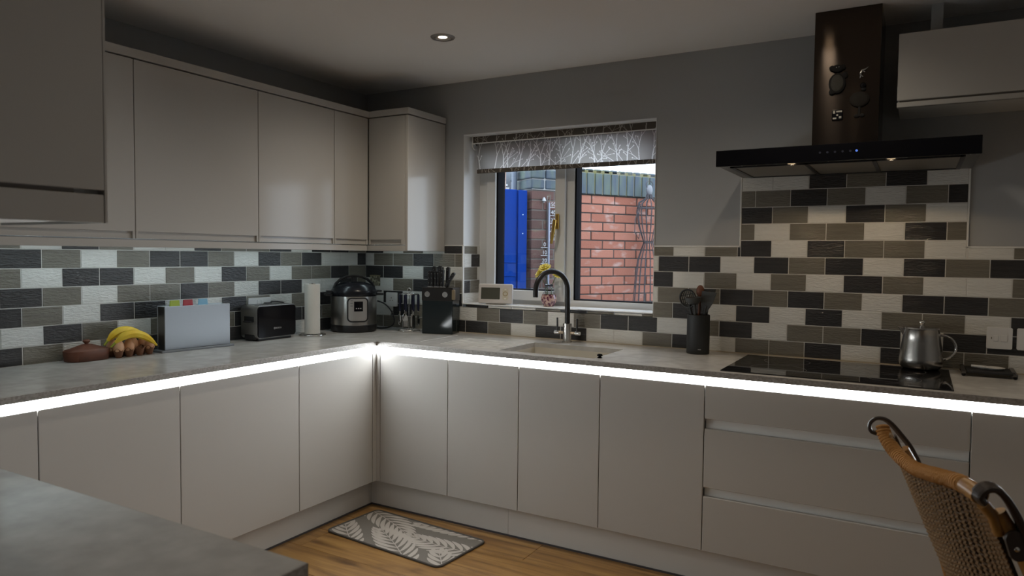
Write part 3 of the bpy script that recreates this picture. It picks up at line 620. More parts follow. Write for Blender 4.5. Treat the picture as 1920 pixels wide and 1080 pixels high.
# wire dressmaker figure standing in front of the wall
wf = root('wire_torso_sculpture', 'wire dress-form garden figure in front of the red brick wall', 'sculpture', (GO[0], GO[1], -0.15), GA)
m_wire = M('rusty_wire', (0.045, 0.04, 0.045), 0.6, metal=0.4); FX, FY = 0.650, -0.10
prof = [(0.06, 0.02), (0.13, 0.25), (0.165, 0.6), (0.16, 0.9), (0.135, 1.15), (0.12, 1.35), (0.10, 1.50), (0.045, 1.645), (0.095, 1.78), (0.118, 1.90), (0.10, 1.97), (0.035, 2.01), (0.025, 2.04)]
prof = [(r_, 0.15 + (z - 0.15) * 0.985) for r_, z in prof]
for k in range(14):
    a = 2 * math.pi * k / 14
    MB().tube([(FX + r_ * 0.98 * math.cos(a), FY + r_ * 0.55 * math.sin(a), z) for r_, z in prof], 0.0036, 5).obj('wire', m_wire, wf)
for z, rr in ((1.62, 0.042), (0.05, 0.07), (1.0, 0.15), (1.90, 0.112)):
    MB().tube([(FX + rr * math.cos(2 * math.pi * k / 20), FY + rr * 0.55 * math.sin(2 * math.pi * k / 20), z) for k in range(20)], 0.004, 5, True).obj('wire_ring', m_wire, wf)
for sx in (-1, 1):
    MB().tube([(FX + sx * 0.05, FY, 1.955), (FX + sx * 0.10, FY - 0.01, 1.92), (FX + sx * 0.155, FY - 0.02, 1.80), (FX + sx * 0.165, FY - 0.03, 1.70), (FX + sx * 0.13, FY - 0.04, 1.65), (FX + sx * 0.105, FY - 0.03, 1.72), (FX + sx * 0.12, FY - 0.02, 1.82), (FX + sx * 0.09, FY, 1.93)], 0.0035, 5).obj('wire_arm', m_wire, wf)
MB().ball((FX, FY, 2.045), 0.030, 0.02, 0.045, 12, 8).obj('head', M('galvanised', (0.16, 0.165, 0.18), 0.6, metal=0.3), wf)
MB().tube([(FX + 0.035 * math.cos(2 * math.pi * k / 16), FY, 2.09 + 0.03 * math.sin(2 * math.pi * k / 16)) for k in range(16)], 0.003, 5, True).obj('wire_loop', m_wire, wf)
# things beyond the gate
hb = root('neighbour_house', 'pale house corner with bright tiled roof far beyond the blue gate', 'building', (-2.1, 4.0, -0.15), R(58))
MB().box(-3.0, 0.755, 0.0, 2.0, 0, 2.62).obj('brick_corner', M('pale_brick', (0.20, 0.13, 0.105), 0.9, var=((2, 2, 14), (0.28, 0.22, 0.19), 0.4, 0.6)), hb)
MB().box(0.963, 1.9, 0.0, 2.0, 0, 3.6).obj('grey_wall', M('grey_render', (0.12, 0.135, 0.155), 0.9), hb)
m_rt = M('glare_white_roof', (0.75, 0.76, 0.78), 0.5); m_rs = M('tile_row_shade', (0.03, 0.03, 0.03), 0.8)  # the white holds the glare on the roof
MB().box(0.757, 0.961, 0.3, 2.0, 0, 2.38).obj('white_wall', m_rt, hb)
for k in range(7):
    z = 2.38 + 0.045 * k; y = 0.3 + 0.05 * k
    MB().box(0.757, 0.961 + 0.25, y, y + 0.3, z, z + 0.044).obj('roof_course', m_rt, hb)
    for j in range(6): MB().box(0.80 + 0.055 * j + 0.02 * (k % 2), 0.833 + 0.055 * j + 0.02 * (k % 2), y - 0.003, y + 0.01, z + 0.001, z + 0.010 + 0.004 * (j % 3)).obj('painted_tile_shade', m_rs, hb)  # dark dashes paint the shadows under the tile rows
tag(MB().tube([(-0.435 - 0.04, 0.12, 0.0), (-0.435 - 0.04, 0.12, 3.2)], 0.022, 12).obj('drain_pipe', M('pipe_grey', (0.10, 0.12, 0.15), 0.5), None, (GO[0], GO[1], -0.15), GA), 'grey drain pipe rising behind the brick gate pillar', 'pipe')

# ================================================================ COOKER HOOD
hood = root('cooker_hood', 'black T-shaped cooker hood with glass front and steel chimney above the hob', 'cooker hood', (2.735, -0.25, 1.725)); T = Matrix.Translation(-Vector(hood.location))
MB().box(2.287, 3.183, -0.485, -0.004, 1.727, 1.742, 0.001).box(2.32, 3.15, -0.48, -0.01, 1.742, 1.785).obj('canopy', m_steeld, hood).data.transform(T)
fg = MB().box(2.284, 3.185, -0.502, -0.485, 1.723, 1.787, 0.0015).obj('glass_front', m_blackg, hood); fg.data.transform(T)
MB().box(2.617, 2.856, -0.302, -0.004, 1.785, CEIL - 0.001, 0.001).obj('chimney', m_hoodm, hood).data.transform(T)
for x0, x1 in ((2.345, 2.610), (2.625, 2.845), (2.860, 3.125)):
    f_ = MB().box(x0, x1, -0.44, -0.06, 1.7245, 1.7285).obj('grease_filter', M('filter_mesh', (0.30, 0.28, 0.25), 0.45, metal=0.8, bump=((300, 300, 300), 0.4, 2)), hood); f_.data.transform(T)
for b4 in ((2.335, 3.135, -0.455, -0.44), (2.335, 3.135, -0.06, -0.045), (2.33, 2.345, -0.455, -0.045), (3.125, 3.14, -0.455, -0.045), (2.610, 2.625, -0.455, -0.045), (2.845, 2.860, -0.455, -0.045)):
    MB().box(b4[0], b4[1], b4[2], b4[3], 1.721, 1.7285).obj('filter_frame', m_black, hood).data.transform(T)
for k in range(5): MB().cyl((0, 0, 0), 0.004, 0, 0.0006, 12, mat=Matrix.Translation((2.672 + 0.026 * k, -0.502, 1.757)) @ Matrix.Rotation(R(90), 4, 'X')).obj('touch_button', M('dim_mark', (0.03, 0.035, 0.06), 0.5), hood).data.transform(T)
MB().cyl((0, 0, 0), 0.0042, 0, 0.0008, 14, mat=Matrix.Translation((2.797, -0.502, 1.757)) @ Matrix.Rotation(R(90), 4, 'X')).obj('power_light', m_blue, hood).data.transform(T)
for x, y in ((2.566, -0.463), (2.909, -0.463)):
    hl = MB().lathe([(0, -0.0005), (0.014, -0.0005), (0.017, 0.0015)], (x, y, 1.7265), 20).obj('hood_lamp', emitter('hood_lamp_glow', (1.0, 0.72, 0.42), 2.0), hood); hl.data.transform(T)
    l = bpy.data.lights.new('hood_beam', 'SPOT'); l.energy = HOOD_W; l.color = (1.0, 0.74, 0.46); l.spot_size = R(149); l.spot_blend = 0.12; l.shadow_soft_size = 0.012
    lo = bpy.data.objects.new('hood_beam', l); COL.objects.link(lo); lo.parent = hood; lo.location = T @ Vector((x, y, 1.7245))
# fridge-style magnets on the chimney
CY = -0.3025
def magnet_parts(t, lst):
    for nm, mb, mt in lst: mb.obj(nm, mt, t)
m_fd = M('dark_felt', (0.012, 0.011, 0.010), 0.9); m_fb = M('grey_fleece', (0.055, 0.052, 0.044), 0.95, bump=((250, 250, 250), 0.8, 3, 0.004))
t = root('animal_magnet', 'fluffy dark animal magnet with pale belly on the hood chimney', 'magnet', (2.705, CY, 2.07))
magnet_parts(t, [('body', MB().ball((0, -0.008, -0.018), 0.031, 0.008, 0.040).ball((-0.018, -0.006, -0.05), 0.012, 0.006, 0.010).ball((0.028, -0.006, 0.012), 0.010, 0.006, 0.012), m_fd), ('belly', MB().ball((0.0, -0.012, -0.018), 0.024, 0.007, 0.033), m_fb),
                 ('head', MB().ball((0, -0.010, 0.040), 0.022, 0.009, 0.014).ball((-0.020, -0.008, 0.043), 0.010, 0.006, 0.010).ball((0.020, -0.008, 0.043), 0.010, 0.006, 0.010), m_fd), ('eye', MB().ball((-0.003, -0.019, 0.042), 0.0016), m_white), ('eye', MB().ball((0.006, -0.019, 0.043), 0.0016), m_white)])
t = root('lizard_magnet', 'small glittery lizard-shaped magnet at the upper right of the hood chimney', 'magnet', (2.797, CY, 2.085))
magnet_parts(t, [('body', MB().tube([(0.018, -0.003, 0.020), (0.008, -0.004, 0.012), (-0.004, -0.004, 0.008), (-0.010, -0.004, -0.004), (-0.008, -0.004, -0.014), (-0.012, -0.003, -0.022)], [0.001, 0.003, 0.0045, 0.005, 0.004, 0.001], 8), m_steel), ('leg', MB().tube([(-0.010, -0.003, -0.008), (0.000, -0.003, -0.016)], 0.0016, 6), m_steel), ('leg', MB().tube([(-0.004, -0.003, 0.008), (0.006, -0.003, 0.002)], 0.0016, 6), m_steel)])
t = root('round_tree_magnet', 'dark round-topped magnet on a thin stem at the right of the hood chimney', 'magnet', (2.787, CY, 1.97))
magnet_parts(t, [('crown', MB().ball((0, -0.008, 0.012), 0.036, 0.008, 0.030), M('brown_felt', (0.014, 0.011, 0.008), 0.9)), ('stem', MB().box(-0.004, 0.004, -0.008, -0.0005, -0.05, -0.012), m_fd), ('foot', MB().ball((-0.009, -0.005, -0.052), 0.010, 0.004, 0.007), m_fd), ('foot', MB().ball((0.010, -0.005, -0.050), 0.010, 0.004, 0.007), m_fd)])
t = root('knob_magnet', 'tiny black knob magnet above the round dark magnet', 'magnet', (2.798, CY, 2.035))
magnet_parts(t, [('knob', MB().ball((0, -0.008, 0), 0.011, 0.008, 0.011), m_blackg), ('tail', MB().ball((0.002, -0.005, -0.014), 0.009, 0.004, 0.008), m_fd)])
t = root('square_magnet', 'small square black and white patterned magnet low on the hood chimney', 'magnet', (2.709, CY, 1.928))
magnet_parts(t, [('tile', MB().box(-0.020, 0.020, -0.006, -0.0003, -0.021, 0.021, 0.003, 2), m_blackg), ('motif', MB().box(-0.016, -0.008, -0.0068, -0.005, 0.006, 0.017).box(-0.004, 0.017, -0.0068, -0.005, 0.010, 0.016).ball((0, -0.0062, -0.001), 0.004, 0.001, 0.004).box(-0.016, -0.003, -0.0068, -0.005, -0.016, -0.010).box(0.006, 0.015, -0.0068, -0.005, -0.014, -0.006), M('motif_pale', (0.5, 0.48, 0.42), 0.5))])

# ---- hob
hb_ = root('induction_hob', 'black glass induction hob set into the back worktop', 'hob', (2.735, -0.32, ZT)); T = Matrix.Translation(-Vector(hb_.location))
MB().box(2.340, 3.128, -0.580, -0.058, ZT, ZT + 0.0045, 0.0015, 2).obj('glass_plate', m_hobg, hb_).data.transform(T)
for cx, cy, rr in ((2.53, -0.19, 0.09), (2.53, -0.42, 0.105), (2.94, -0.19, 0.105), (2.94, -0.42, 0.09)):
    MB().lathe([(rr, 0.0046), (rr + 0.0015, 0.0047), (rr + 0.003, 0.0046)], (cx, cy, ZT), 40).obj('zone_ring', M('zone_print', (0.05, 0.05, 0.05), 0.3), hb_).data.transform(T)
MB().box(2.99, 3.03, -0.565, -0.560, ZT + 0.0045, ZT + 0.0048).obj('control_mark', M('control_print', (0.25, 0.25, 0.25), 0.4), hb_).data.transform(T)

# ================================================================ THINGS ON THE WORKTOP
# kettle
ke = root('kettle', 'stainless steel coffee pot with curved handle standing on the hob', 'kettle', (3.028, -0.092, ZT + 0.0048))
MB().lathe([(0, 0), (0.062, 0), (0.074, 0.010), (0.081, 0.030), (0.080, 0.045), (0.070, 0.110), (0.063, 0.160), (0.066, 0.166)], (0, 0, 0), 48).obj('body', m_steel, ke)
MB().lathe([(0.067, 0.164), (0.066, 0.170), (0.030, 0.175), (0, 0.176)], (0, 0, 0), 40).obj('lid', m_steel, ke)
MB().lathe([(0.007, 0.174), (0.006, 0.180), (0.011, 0.186), (0.012, 0.192), (0.008, 0.198), (0, 0.199)], (0, 0, 0), 20).obj('lid_knob', m_chrome, ke)
MB().tube([(0.060, 0, 0.142)] + arc((0.072, 0, 0.092), 0.048, 85, -95, 14), 0.0055, 12).obj('handle', m_chrome, ke)
MB().prism([(-0.064, 0.130), (-0.088, 0.172), (-0.066, 0.168), (-0.058, 0.150)], -0.014, 0.014, 'xz', 0.003).obj('spout', m_steel, ke)
MB().ball((0.056, -0.052, 0.036), 0.004).obj('rivet', m_chrome, ke)
# trivet with spoon rest
tv = root('slate_trivet', 'black slab trivet on little metal feet right of the hob', 'trivet', (3.255, -0.11, ZT))
MB().box(-0.072, 0.085, -0.06, 0.085, 0.014, 0.022, 0.001).obj('slab', M('slate', (0.012, 0.012, 0.014), 0.6), tv)
for sx in (-0.082, 0.083):
    MB().prism([(-0.075, 0.012), (-0.075, 0.020), (0.09, 0.026), (0.09, 0.018)], sx - 0.007, sx + 0.007, 'yz').obj('rail', m_steeld, tv)
    for sy in (-0.066, 0.075): MB().ball((sx, sy, 0.0075), 0.0075).obj('foot', m_blackg, tv)
sr = root('spoon_rest', 'white ceramic spoon rest lying on the black trivet', 'spoon rest', (3.262, -0.085, ZT + 0.0222), R(-6))
MB().lathe([(0, 0.0), (0.024, 0.0), (0.034, 0.008), (0.032, 0.009), (0.022, 0.003), (0, 0.002)], (0.015, 0, 0), 28, sx=1.1).obj('bowl', m_white, sr)
MB().tube([(-0.010, 0, 0.005), (-0.035, 0, 0.007), (-0.06, 0, 0.008)], [0.008, 0.006, 0.005], 10).obj('handle', m_white, sr)
# sockets and switches
def plate(label, loc, rz, w, h, kind):
    t = root('wall_socket', label, 'socket', loc, rz)
    MB().prism(rrect(-w / 2, w / 2, -h / 2, h / 2, 0.006), -0.009, 0.0, 'xz', 0.0015).obj('face_plate', m_white, t)
    if kind == 'fused':
        MB().box(-0.020, -0.004, -0.012, -0.0085, -0.011, 0.011, 0.001).obj('rocker', m_white, t); MB().box(0.004, 0.026, -0.0115, -0.0085, -0.013, 0.013, 0.001).obj('fuse_holder', m_white, t)
        MB().box(-0.028, -0.025, -0.0098, -0.0085, -0.004, 0.004).obj('indicator', m_seam, t)
    elif kind == 'single':
        MB().box(-0.002, 0.002, -0.0098, -0.0085, 0.006, 0.014).box(-0.013, -0.006, -0.0098, -0.0085, -0.008, -0.004).box(0.006, 0.013, -0.0098, -0.0085, -0.008, -0.004).obj('pin_hole', m_seam, t)
    else:
        for s in (-0.036, 0.036): MB().box(s - 0.002, s + 0.002, -0.0098, -0.0085, 0.0, 0.008).box(s - 0.013, s - 0.006, -0.0098, -0.0085, -0.016, -0.012).box(s + 0.006, s + 0.013, -0.0098, -0.0085, -0.016, -0.012).obj('pin_hole', m_seam, t)
        for s in (-0.012, 0.012): MB().box(s - 0.006, s + 0.006, -0.012, -0.0085, 0.012, 0.032, 0.001).obj('rocker', m_white, t)
plate('white fused switch plate on the tiles right of the kettle', (3.297, 0, 1.049), 0, 0.086, 0.086, 'fused')
plate('white wall plate at the right edge of the picture', (3.397, 0, 1.049), 0, 0.086, 0.086, 'single')
plate('white wall socket on the tiles behind the cutlery rack', (0.212, 0, 1.080), 0, 0.086, 0.086, 'single')
plate('white double wall socket on the left wall behind the toaster', (0, -0.835, 1.078), R(90), 0.146, 0.086, 'double')
# utensil pot and utensils
up = root('utensil_pot', 'matt charcoal cylindrical utensil pot left of the hob', 'utensil holder', (2.125, -0.115, ZT))
MB().lathe([(0, 0), (0.050, 0), (0.052, 0.003), (0.052, 0.180), (0.049, 0.182), (0.047, 0.180), (0.047, 0.006), (0, 0.006)], (0, 0, 0), 40).obj('body', M('matt_charcoal', (0.018, 0.020, 0.021), 0.55), up)
MB().box(0.013, 0.027, -0.0505, -0.0475, 0.022, 0.026).obj('maker_mark', M('mark_grey', (0.2, 0.2, 0.2), 0.5), up)
m_ny = M('black_nylon', (0.016, 0.018, 0.019), 0.45); m_wd = M('wooden_spoon_wood', (0.13, 0.042, 0.016), 0.55); m_ny2 = M('grey_nylon', (0.045, 0.048, 0.048), 0.5)
P0 = Vector((2.125, -0.115, ZT + 0.010))
def utensil(name, label, base, tip, mat, head):
    t = root(name, label, 'utensil', P0 + Vector(base)); d = Vector(tip) - Vector(base)
    q = Vector((0, 0, 1)).rotation_difference(d.normalized()); t.rotation_mode = 'QUATERNION'; t.rotation_quaternion = q
    L = d.length; MB().tube([(0, 0, 0), (0, 0, L * 0.5), (0, 0, L)], [0.005, 0.006, 0.0065], 10).obj('handle', mat, t); head(t, L); return t
def slotted(t, L):
    fan = MB(); n = 28; ring = [(0.036 * math.cos(2 * math.pi * k / n), 0.010 * math.sin(4 * math.pi * k / n) * 0.3, L + 0.030 + 0.042 * math.sin(2 * math.pi * k / n)) for k in range(n)]
    fan.tube(ring, 0.0045, 8, True)
    for k in range(-3, 4):
        h = math.sqrt(max(0, 1 - (k / 4.2) ** 2)) * 0.040; fan.tube([(k * 0.0085, 0.002, L + 0.030 - h), (k * 0.0085, 0.006, L + 0.03), (k * 0.0085, 0.002, L + 0.030 + h)], 0.0024, 6)
    for k in (-2, 0, 2): fan.tube([(-0.034, 0.003, L + 0.03 + k * 0.009), (0, 0.007, L + 0.03 + k * 0.009), (0.034, 0.003, L + 0.03 + k * 0.009)], 0.0022, 6)
    fan.obj('slotted_head', m_ny, t)
def spoonhead(mat, w=0.019, h=0.028):
    return lambda t, L: MB().ball((0, 0, L + h * 0.8), w, 0.007, h).obj('bowl', mat, t)
def turner(t, L): MB().prism([(-0.012, L - 0.03), (-0.030, L + 0.02), (-0.034, L + 0.062), (0.034, L + 0.070), (0.028, L + 0.02), (0.010, L - 0.03)], -0.002, 0.002, 'xz', 0.001).obj('blade', m_ny2, t)
def ladle(t, L): MB().lathe([(0, 0), (0.020, 0.003), (0.034, 0.016), (0.038, 0.034), (0.036, 0.034), (0.031, 0.017), (0, 0.004)], (0, -0.012, L - 0.008), 28).obj('bowl', m_ny2, t)
utensil('slotted_spoon', 'black slotted spoon leaning left out of the utensil pot', (0.010, 0.01, 0), (-0.046, 0.004, 0.215), m_ny, slotted)
utensil('serving_ladle', 'dark grey ladle in front of the slotted spoon in the pot', (0.004, -0.02, 0), (-0.012, -0.032, 0.228), m_ny2, ladle)
utensil('wooden_spoon', 'reddish wooden spoon standing in the utensil pot', (-0.008, 0.02, 0), (0.000, 0.016, 0.258), m_wd, spoonhead(m_wd))
utensil('fish_slice', 'wide dark turner leaning right out of the utensil pot', (-0.010, -0.005, 0), (0.036, -0.008, 0.215), m_ny2, turner)
utensil('pierced_turner', 'second dark turner behind the wide one in the pot', (0.010, 0.025, 0), (0.030, 0.030, 0.225), m_ny, turner)
utensil('brown_spoon', 'brown-tipped spoon standing at the back of the utensil pot', (0.014, 0.018, 0), (0.040, 0.022, 0.262), m_ny, spoonhead(m_wd, 0.008, 0.010))
# tap
tp = root('kitchen_tap', 'black swan-neck tap with steel body and two lever handles behind the sink', 'tap', (1.437, -0.085, ZT))
MB().lathe([(0.0, 0), (0.026, 0), (0.026, 0.004), (0.0225, 0.006), (0.0225, 0.098), (0.014, 0.1), (0, 0.1)], (0, 0, 0), 32).obj('body', m_steel, tp)
dr = Vector((-0.50, -0.866, 0)).normalized(); RR = 0.098
MB().tube([(0, 0, 0.095), (0, 0, 0.27)] + [Vector((0, 0, 0.27)) + dr * RR * (1 - math.cos(R(a))) + Vector((0, 0, RR * math.sin(R(a)))) for a in range(10, 181, 10)] + [dr * 2 * RR + Vector((0, 0, 0.238))], 0.0135, 16).obj('spout', M('matt_black_metal', (0.016, 0.016, 0.018), 0.38, metal=0.2), tp)
MB().tube([(-0.064, 0, 0.050), (0.064, 0, 0.050)], 0.0075, 14).obj('cross_bar', m_brass and M('brushed_nickel', (0.55, 0.45, 0.34), 0.3, metal=1.0), tp)
for s in (-1, 1):
    l_ = MB().tube([(s * 0.056, 0, 0.044), (s * 0.056, -0.004, 0.126)], 0.0048, 10).obj('lever', m_black, tp)
    MB().tube([(s * 0.046, 0, 0.050), (s * 0.072, 0, 0.050)], 0.0098, 14).obj('lever_hub', m_chrome, tp)
# thermostat on the sill
ts = root('room_thermostat', 'white heating programmer with grey screen on the window sill', 'thermostat', (0.930, 0.032, 1.0785), R(17)); ts.scale = (1.16, 1.0, 1.07)
tilt = Matrix.Translation((0, 0.0, 0.004)) @ Matrix.Rotation(R(-8), 4, 'X')
MB().box(-0.085, 0.085, -0.014, 0.014, 0, 0.104, 0.005, 2, mat=tilt).box(-0.05, 0.05, -0.002, 0.045, -0.002, 0.006, 0.002, mat=tilt).obj('case', M('programmer_white', (0.55, 0.52, 0.50), 0.4), ts)
MB().box(-0.071, 0.024, -0.0155, -0.013, 0.022, 0.084, 0.001, mat=tilt).obj('screen', M('lcd_grey', (0.065, 0.066, 0.05), 0.15), ts)
MB().prism(rrect(0.036, 0.066, 0.018, 0.082, 0.012), -0.0148, -0.013, 'xz', mat=tilt).obj('button_panel', M('button_panel', (0.52, 0.48, 0.38), 0.4), ts)
MB().lathe([(0.009, 0), (0.011, 0.0015), (0.013, 0)], (0, 0, 0), 24, mat=tilt @ Matrix.Translation((0.051, -0.0146, 0.052)) @ Matrix.Rotation(R(90), 4, 'X')).obj('button_ring', M('amber_ring', (0.30, 0.22, 0.10), 0.4), ts)
for z in (0.026, 0.076): MB().box(0.046, 0.056, -0.0156, -0.0140, z - 0.002, z + 0.002, mat=tilt).obj('button', m_white, ts)
# vase with flowers
va = root('vase', 'round glass bud vase with swirled red and purple pattern on the sill', 'vase', (1.242, 0.085, 1.0785))
m_vg = M('patterned_glass', (0.10, 0.012, 0.045), 0.08, coat=0.4, var=((70, 70, 80), (0.55, 0.36, 0.30), 0.45, 0.56)); m_vc = glass('clear_glass', (0.92, 0.93, 0.95))
MB().lathe([(0, 0), (0.026, 0), (0.036, 0.012), (0.043, 0.034), (0.042, 0.052), (0.037, 0.066)], (0, 0, 0), 36).obj('bowl', m_vg, va)
MB().lathe([(0, 0.0), (0.024, 0.0), (0.030, 0.006), (0.0365, 0.0125)], (0, 0, -0.0002), 36).obj('foot', M('dark_glass', (0.02, 0.015, 0.06), 0.08), va)
MB().lathe([(0.037, 0.066), (0.028, 0.080), (0.021, 0.092), (0.020, 0.112)], (0, 0, 0), 36).obj('neck', m_vc, va)
MB().lathe([(0.020, 0.110), (0.024, 0.114), (0.024, 0.120), (0.020, 0.122), (0.018, 0.112)], (0, 0, 0), 36).obj('rim', M('navy_rim', (0.01, 0.012, 0.03), 0.1), va)
m_pet = M('yellow_petal', (0.72, 0.60, 0.07), 0.6, var=((80, 80, 80), (0.85, 0.74, 0.18), 0.4, 0.6)); m_stem = M('green_stem', (0.05, 0.12, 0.03), 0.6)
m_ctr = M('flower_centre', (0.45, 0.33, 0.02), 0.7)
def flower(dx, dy, dz, sc, tl, label):
    t = root('chrysanthemum', label, 'flower', (1.242 + dx * 0.25, 0.085 + dy * 0.25, 1.0785 + 0.03))
    hx, hy, hz = dx * 0.75, dy * 0.75, dz - 0.03
    MB().tube([(0, 0, 0), (hx * 0.25, hy * 0.25, hz * 0.6), (hx, hy, hz)], 0.0018, 6).obj('stem', m_stem, t)
    hm = Matrix.Translation((hx, hy, hz)) @ Matrix.Rotation(tl[0], 4, 'X') @ Matrix.Rotation(tl[1], 4, 'Y')
    pet = MB()
    for ring_, (n, el, ln) in enumerate(((13, 12, 0.026), (12, 35, 0.023), (9, 60, 0.018))):
        for k in range(n):
            a = 2 * math.pi * (k + ring_ * 0.4) / n
            pet.ball((0, 0, 0), ln * 0.5 * sc, 0.0045 * sc, 0.0022 * sc, 8, 6, mat=hm @ Matrix.Rotation(a, 4, 'Z') @ Matrix.Rotation(-R(el), 4, 'Y') @ Matrix.Translation((ln * 0.55 * sc, 0, 0)))
    pet.obj('petals', m_pet, t); MB().ball((0, 0, 0.006 * sc), 0.008 * sc, mat=hm).obj('centre', m_ctr, t)
flower(-0.046, -0.016, 0.178, 1.3, (R(35), R(-35)), 'yellow chrysanthemum drooping left out of the vase')
flower(-0.020, -0.012, 0.206, 1.5, (R(30), R(-5)), 'yellow chrysanthemum standing highest in the vase')
flower(0.042, 0.004, 0.176, 1.3, (R(25), R(40)), 'yellow chrysanthemum leaning right, behind the tap')
# knife block
kb = root('knife_block', 'dark smoked acrylic knife block with two round steel studs below the window corner', 'knife block', (0.655, -0.115, ZT), R(14))
m_smoke = M('smoked_acrylic', (0.010, 0.016, 0.018), 0.10, spec=0.4)
MB().box(-0.092, 0.092, -0.05, 0.06, 0, 0.19, 0.003, 2).obj('body', m_smoke, kb)
MB().box(-0.094, 0.094, -0.052, 0.062, 0.186, 0.262, 0.004, 2).obj('collar', M('smoked_collar', (0.011, 0.009, 0.008), 0.3), kb)
for x in (-0.058, 0.048): MB().cyl((0, 0, 0), 0.016, 0, 0.005, 22, mat=Matrix.Translation((x, -0.052, 0.224)) @ Matrix.Rotation(R(90), 4, 'X')).obj('stud', m_steel, kb)
MB().box(0.086, 0.104, -0.054, -0.035, 0.196, 0.252, 0.004, 2).obj('sharpener_clip', M('bronze', (0.40, 0.31, 0.20), 0.35, metal=1.0), kb)
m_kh = M('knife_handle_black', (0.010, 0.010, 0.012), 0.32)
def knife(x, y, h, lean, label, wdt=0.013, dep=0.022):
    wdt *= 1.25
    t = root('kitchen_knife', label, 'knife', kb.matrix_basis @ Vector((x, y, 0.264)), R(14)); t.rotation_euler = (0, R(lean), R(14))
    MB().prism([(-wdt / 2, 0), (-wdt / 2, h * 0.6), (-wdt / 2 - 0.001, h * 0.93), (0, h), (wdt / 2 + 0.001, h * 0.95), (wdt / 2, 0)], -dep / 2, dep / 2, 'xz', 0.002).obj('handle', m_kh, t)
    MB().box(-wdt / 2 - 0.0008, wdt / 2 + 0.0008, -dep / 2 - 0.0006, dep / 2 + 0.0006, -0.004, 0.004).obj('bolster', m_steel, t)
    for z in (0.25, 0.55, 0.82): MB().cyl((0, 0, 0), 0.0022, 0, 0.0012, 10, mat=Matrix.Translation((0, -dep / 2, h * z)) @ Matrix.Rotation(R(90), 4, 'X')).obj('rivet', m_steel, t)
bpy.context.view_layer.update()
knife(-0.048, 0.02, 0.118, 0, 'tall black knife at the left of the knife block', 0.016)
knife(-0.012, 0.02, 0.122, 0, 'tallest black knife in the middle of the knife block', 0.016)
knife(0.034, 0.02, 0.115, 2, 'tall black knife right of the middle in the knife block', 0.015)
knife(-0.058, -0.025, 0.092, 0, 'front left black steak knife in the knife block', 0.012); knife(-0.041, -0.025, 0.092, 0, 'second black steak knife in the front row of the block', 0.012)
knife(-0.020, -0.025, 0.092, 0, 'third black steak knife in the front row of the block', 0.012); knife(-0.003, -0.025, 0.092, 0, 'fourth black steak knife in the front row of the block', 0.012)
knife(0.016, -0.022, 0.100, 3, 'slim black knife beside the steak knives', 0.012); knife(0.038, -0.025, 0.100, 33, 'small black knife leaning out to the right of the block', 0.012)
# cutlery rack
cr_ = root('cutlery_rack', 'chrome wire cutlery stand between the pressure cooker and the knife block', 'cutlery rack', (0.447, -0.135, ZT))
ring = lambda r_, z, n=32: [(r_ * math.cos(2 * math.pi * k / n), r_ * math.sin(2 * math.pi * k / n), z) for k in range(n)]
MB().tube(ring(0.062, 0.005), 0.0035, 8, True).tube([(-0.062, 0, 0.005), (0.062, 0, 0.005)], 0.0028, 6).obj('base_ring', m_chrome, cr_)
MB().tube([(0, 0, 0.004), (0, 0, 0.225)] + arc((0.0, 0, 0.237), 0.014, -70, 250, 14), 0.0028, 8).obj('post', m_chrome, cr_)
MB().tube(ring(0.055, 0.216), 0.0022, 8, True).tube([(-0.055, 0, 0.216), (0.055, 0, 0.216)], 0.002, 6).obj('top_ring', m_chrome, cr_)
m_nav = M('navy_handle', (0.010, 0.012, 0.035), 0.25)
kinds = ['spoon', 'teaspoon', 'fork', 'knife', 'spoon', 'fork', 'knife', 'teaspoon']
for k, kd in enumerate(kinds):
    a = R(-160 + 45 * k); px_, py_ = 0.447 + 0.057 * math.cos(a), -0.135 + 0.057 * math.sin(a)
    t = root('hanging_' + kd, 'navy-handled %s hanging on the chrome cutlery stand, %s' % (kd, ['at its far left', 'at its front left', 'at its front', 'at its front right', 'at its far right', 'at its back right', 'at its back', 'at its back left'][k]), kd, (px_, py_, ZT + 0.018), a + R(90), 'cutlery on the chrome stand')
    t.location.z = ZT + 0.218
    MB().ball((0, 0.0, -0.006), 0.007, 0.004, 0.006).tube([(0, 0, -0.005), (0, 0, -0.05), (0, 0, -0.098)], [0.0055, 0.0065, 0.005], 10).obj('handle', m_nav, t)
    MB().tube([(0, 0, -0.096), (0, 0, -0.120)], [0.003, 0.002], 8).obj('neck', m_steel, t)
    if 'spoon' in kd:
        s_ = 1.0 if kd == 'spoon' else 0.72; MB().ball((0, -0.002, -0.120 - 0.030 * s_), 0.0195 * s_, 0.004, 0.033 * s_).obj('bowl', m_chrome, t)
    elif kd == 'fork':
        b_ = MB().prism([(-0.004, -0.118), (-0.012, -0.135), (-0.012, -0.152), (0.012, -0.152), (0.012, -0.135), (0.004, -0.118)], -0.001, 0.001, 'xz')
        for q in range(4): b_.box(-0.012 + 0.0067 * q, -0.008 + 0.0067 * q, -0.001, 0.001, -0.186, -0.150)
        b_.obj('tines', m_steel, t)
    else: MB().prism([(-0.004, -0.118), (-0.010, -0.130), (-0.010, -0.188), (0.000, -0.200), (0.009, -0.190), (0.009, -0.125)], -0.0008, 0.0008, 'xz').obj('blade', m_steel, t)
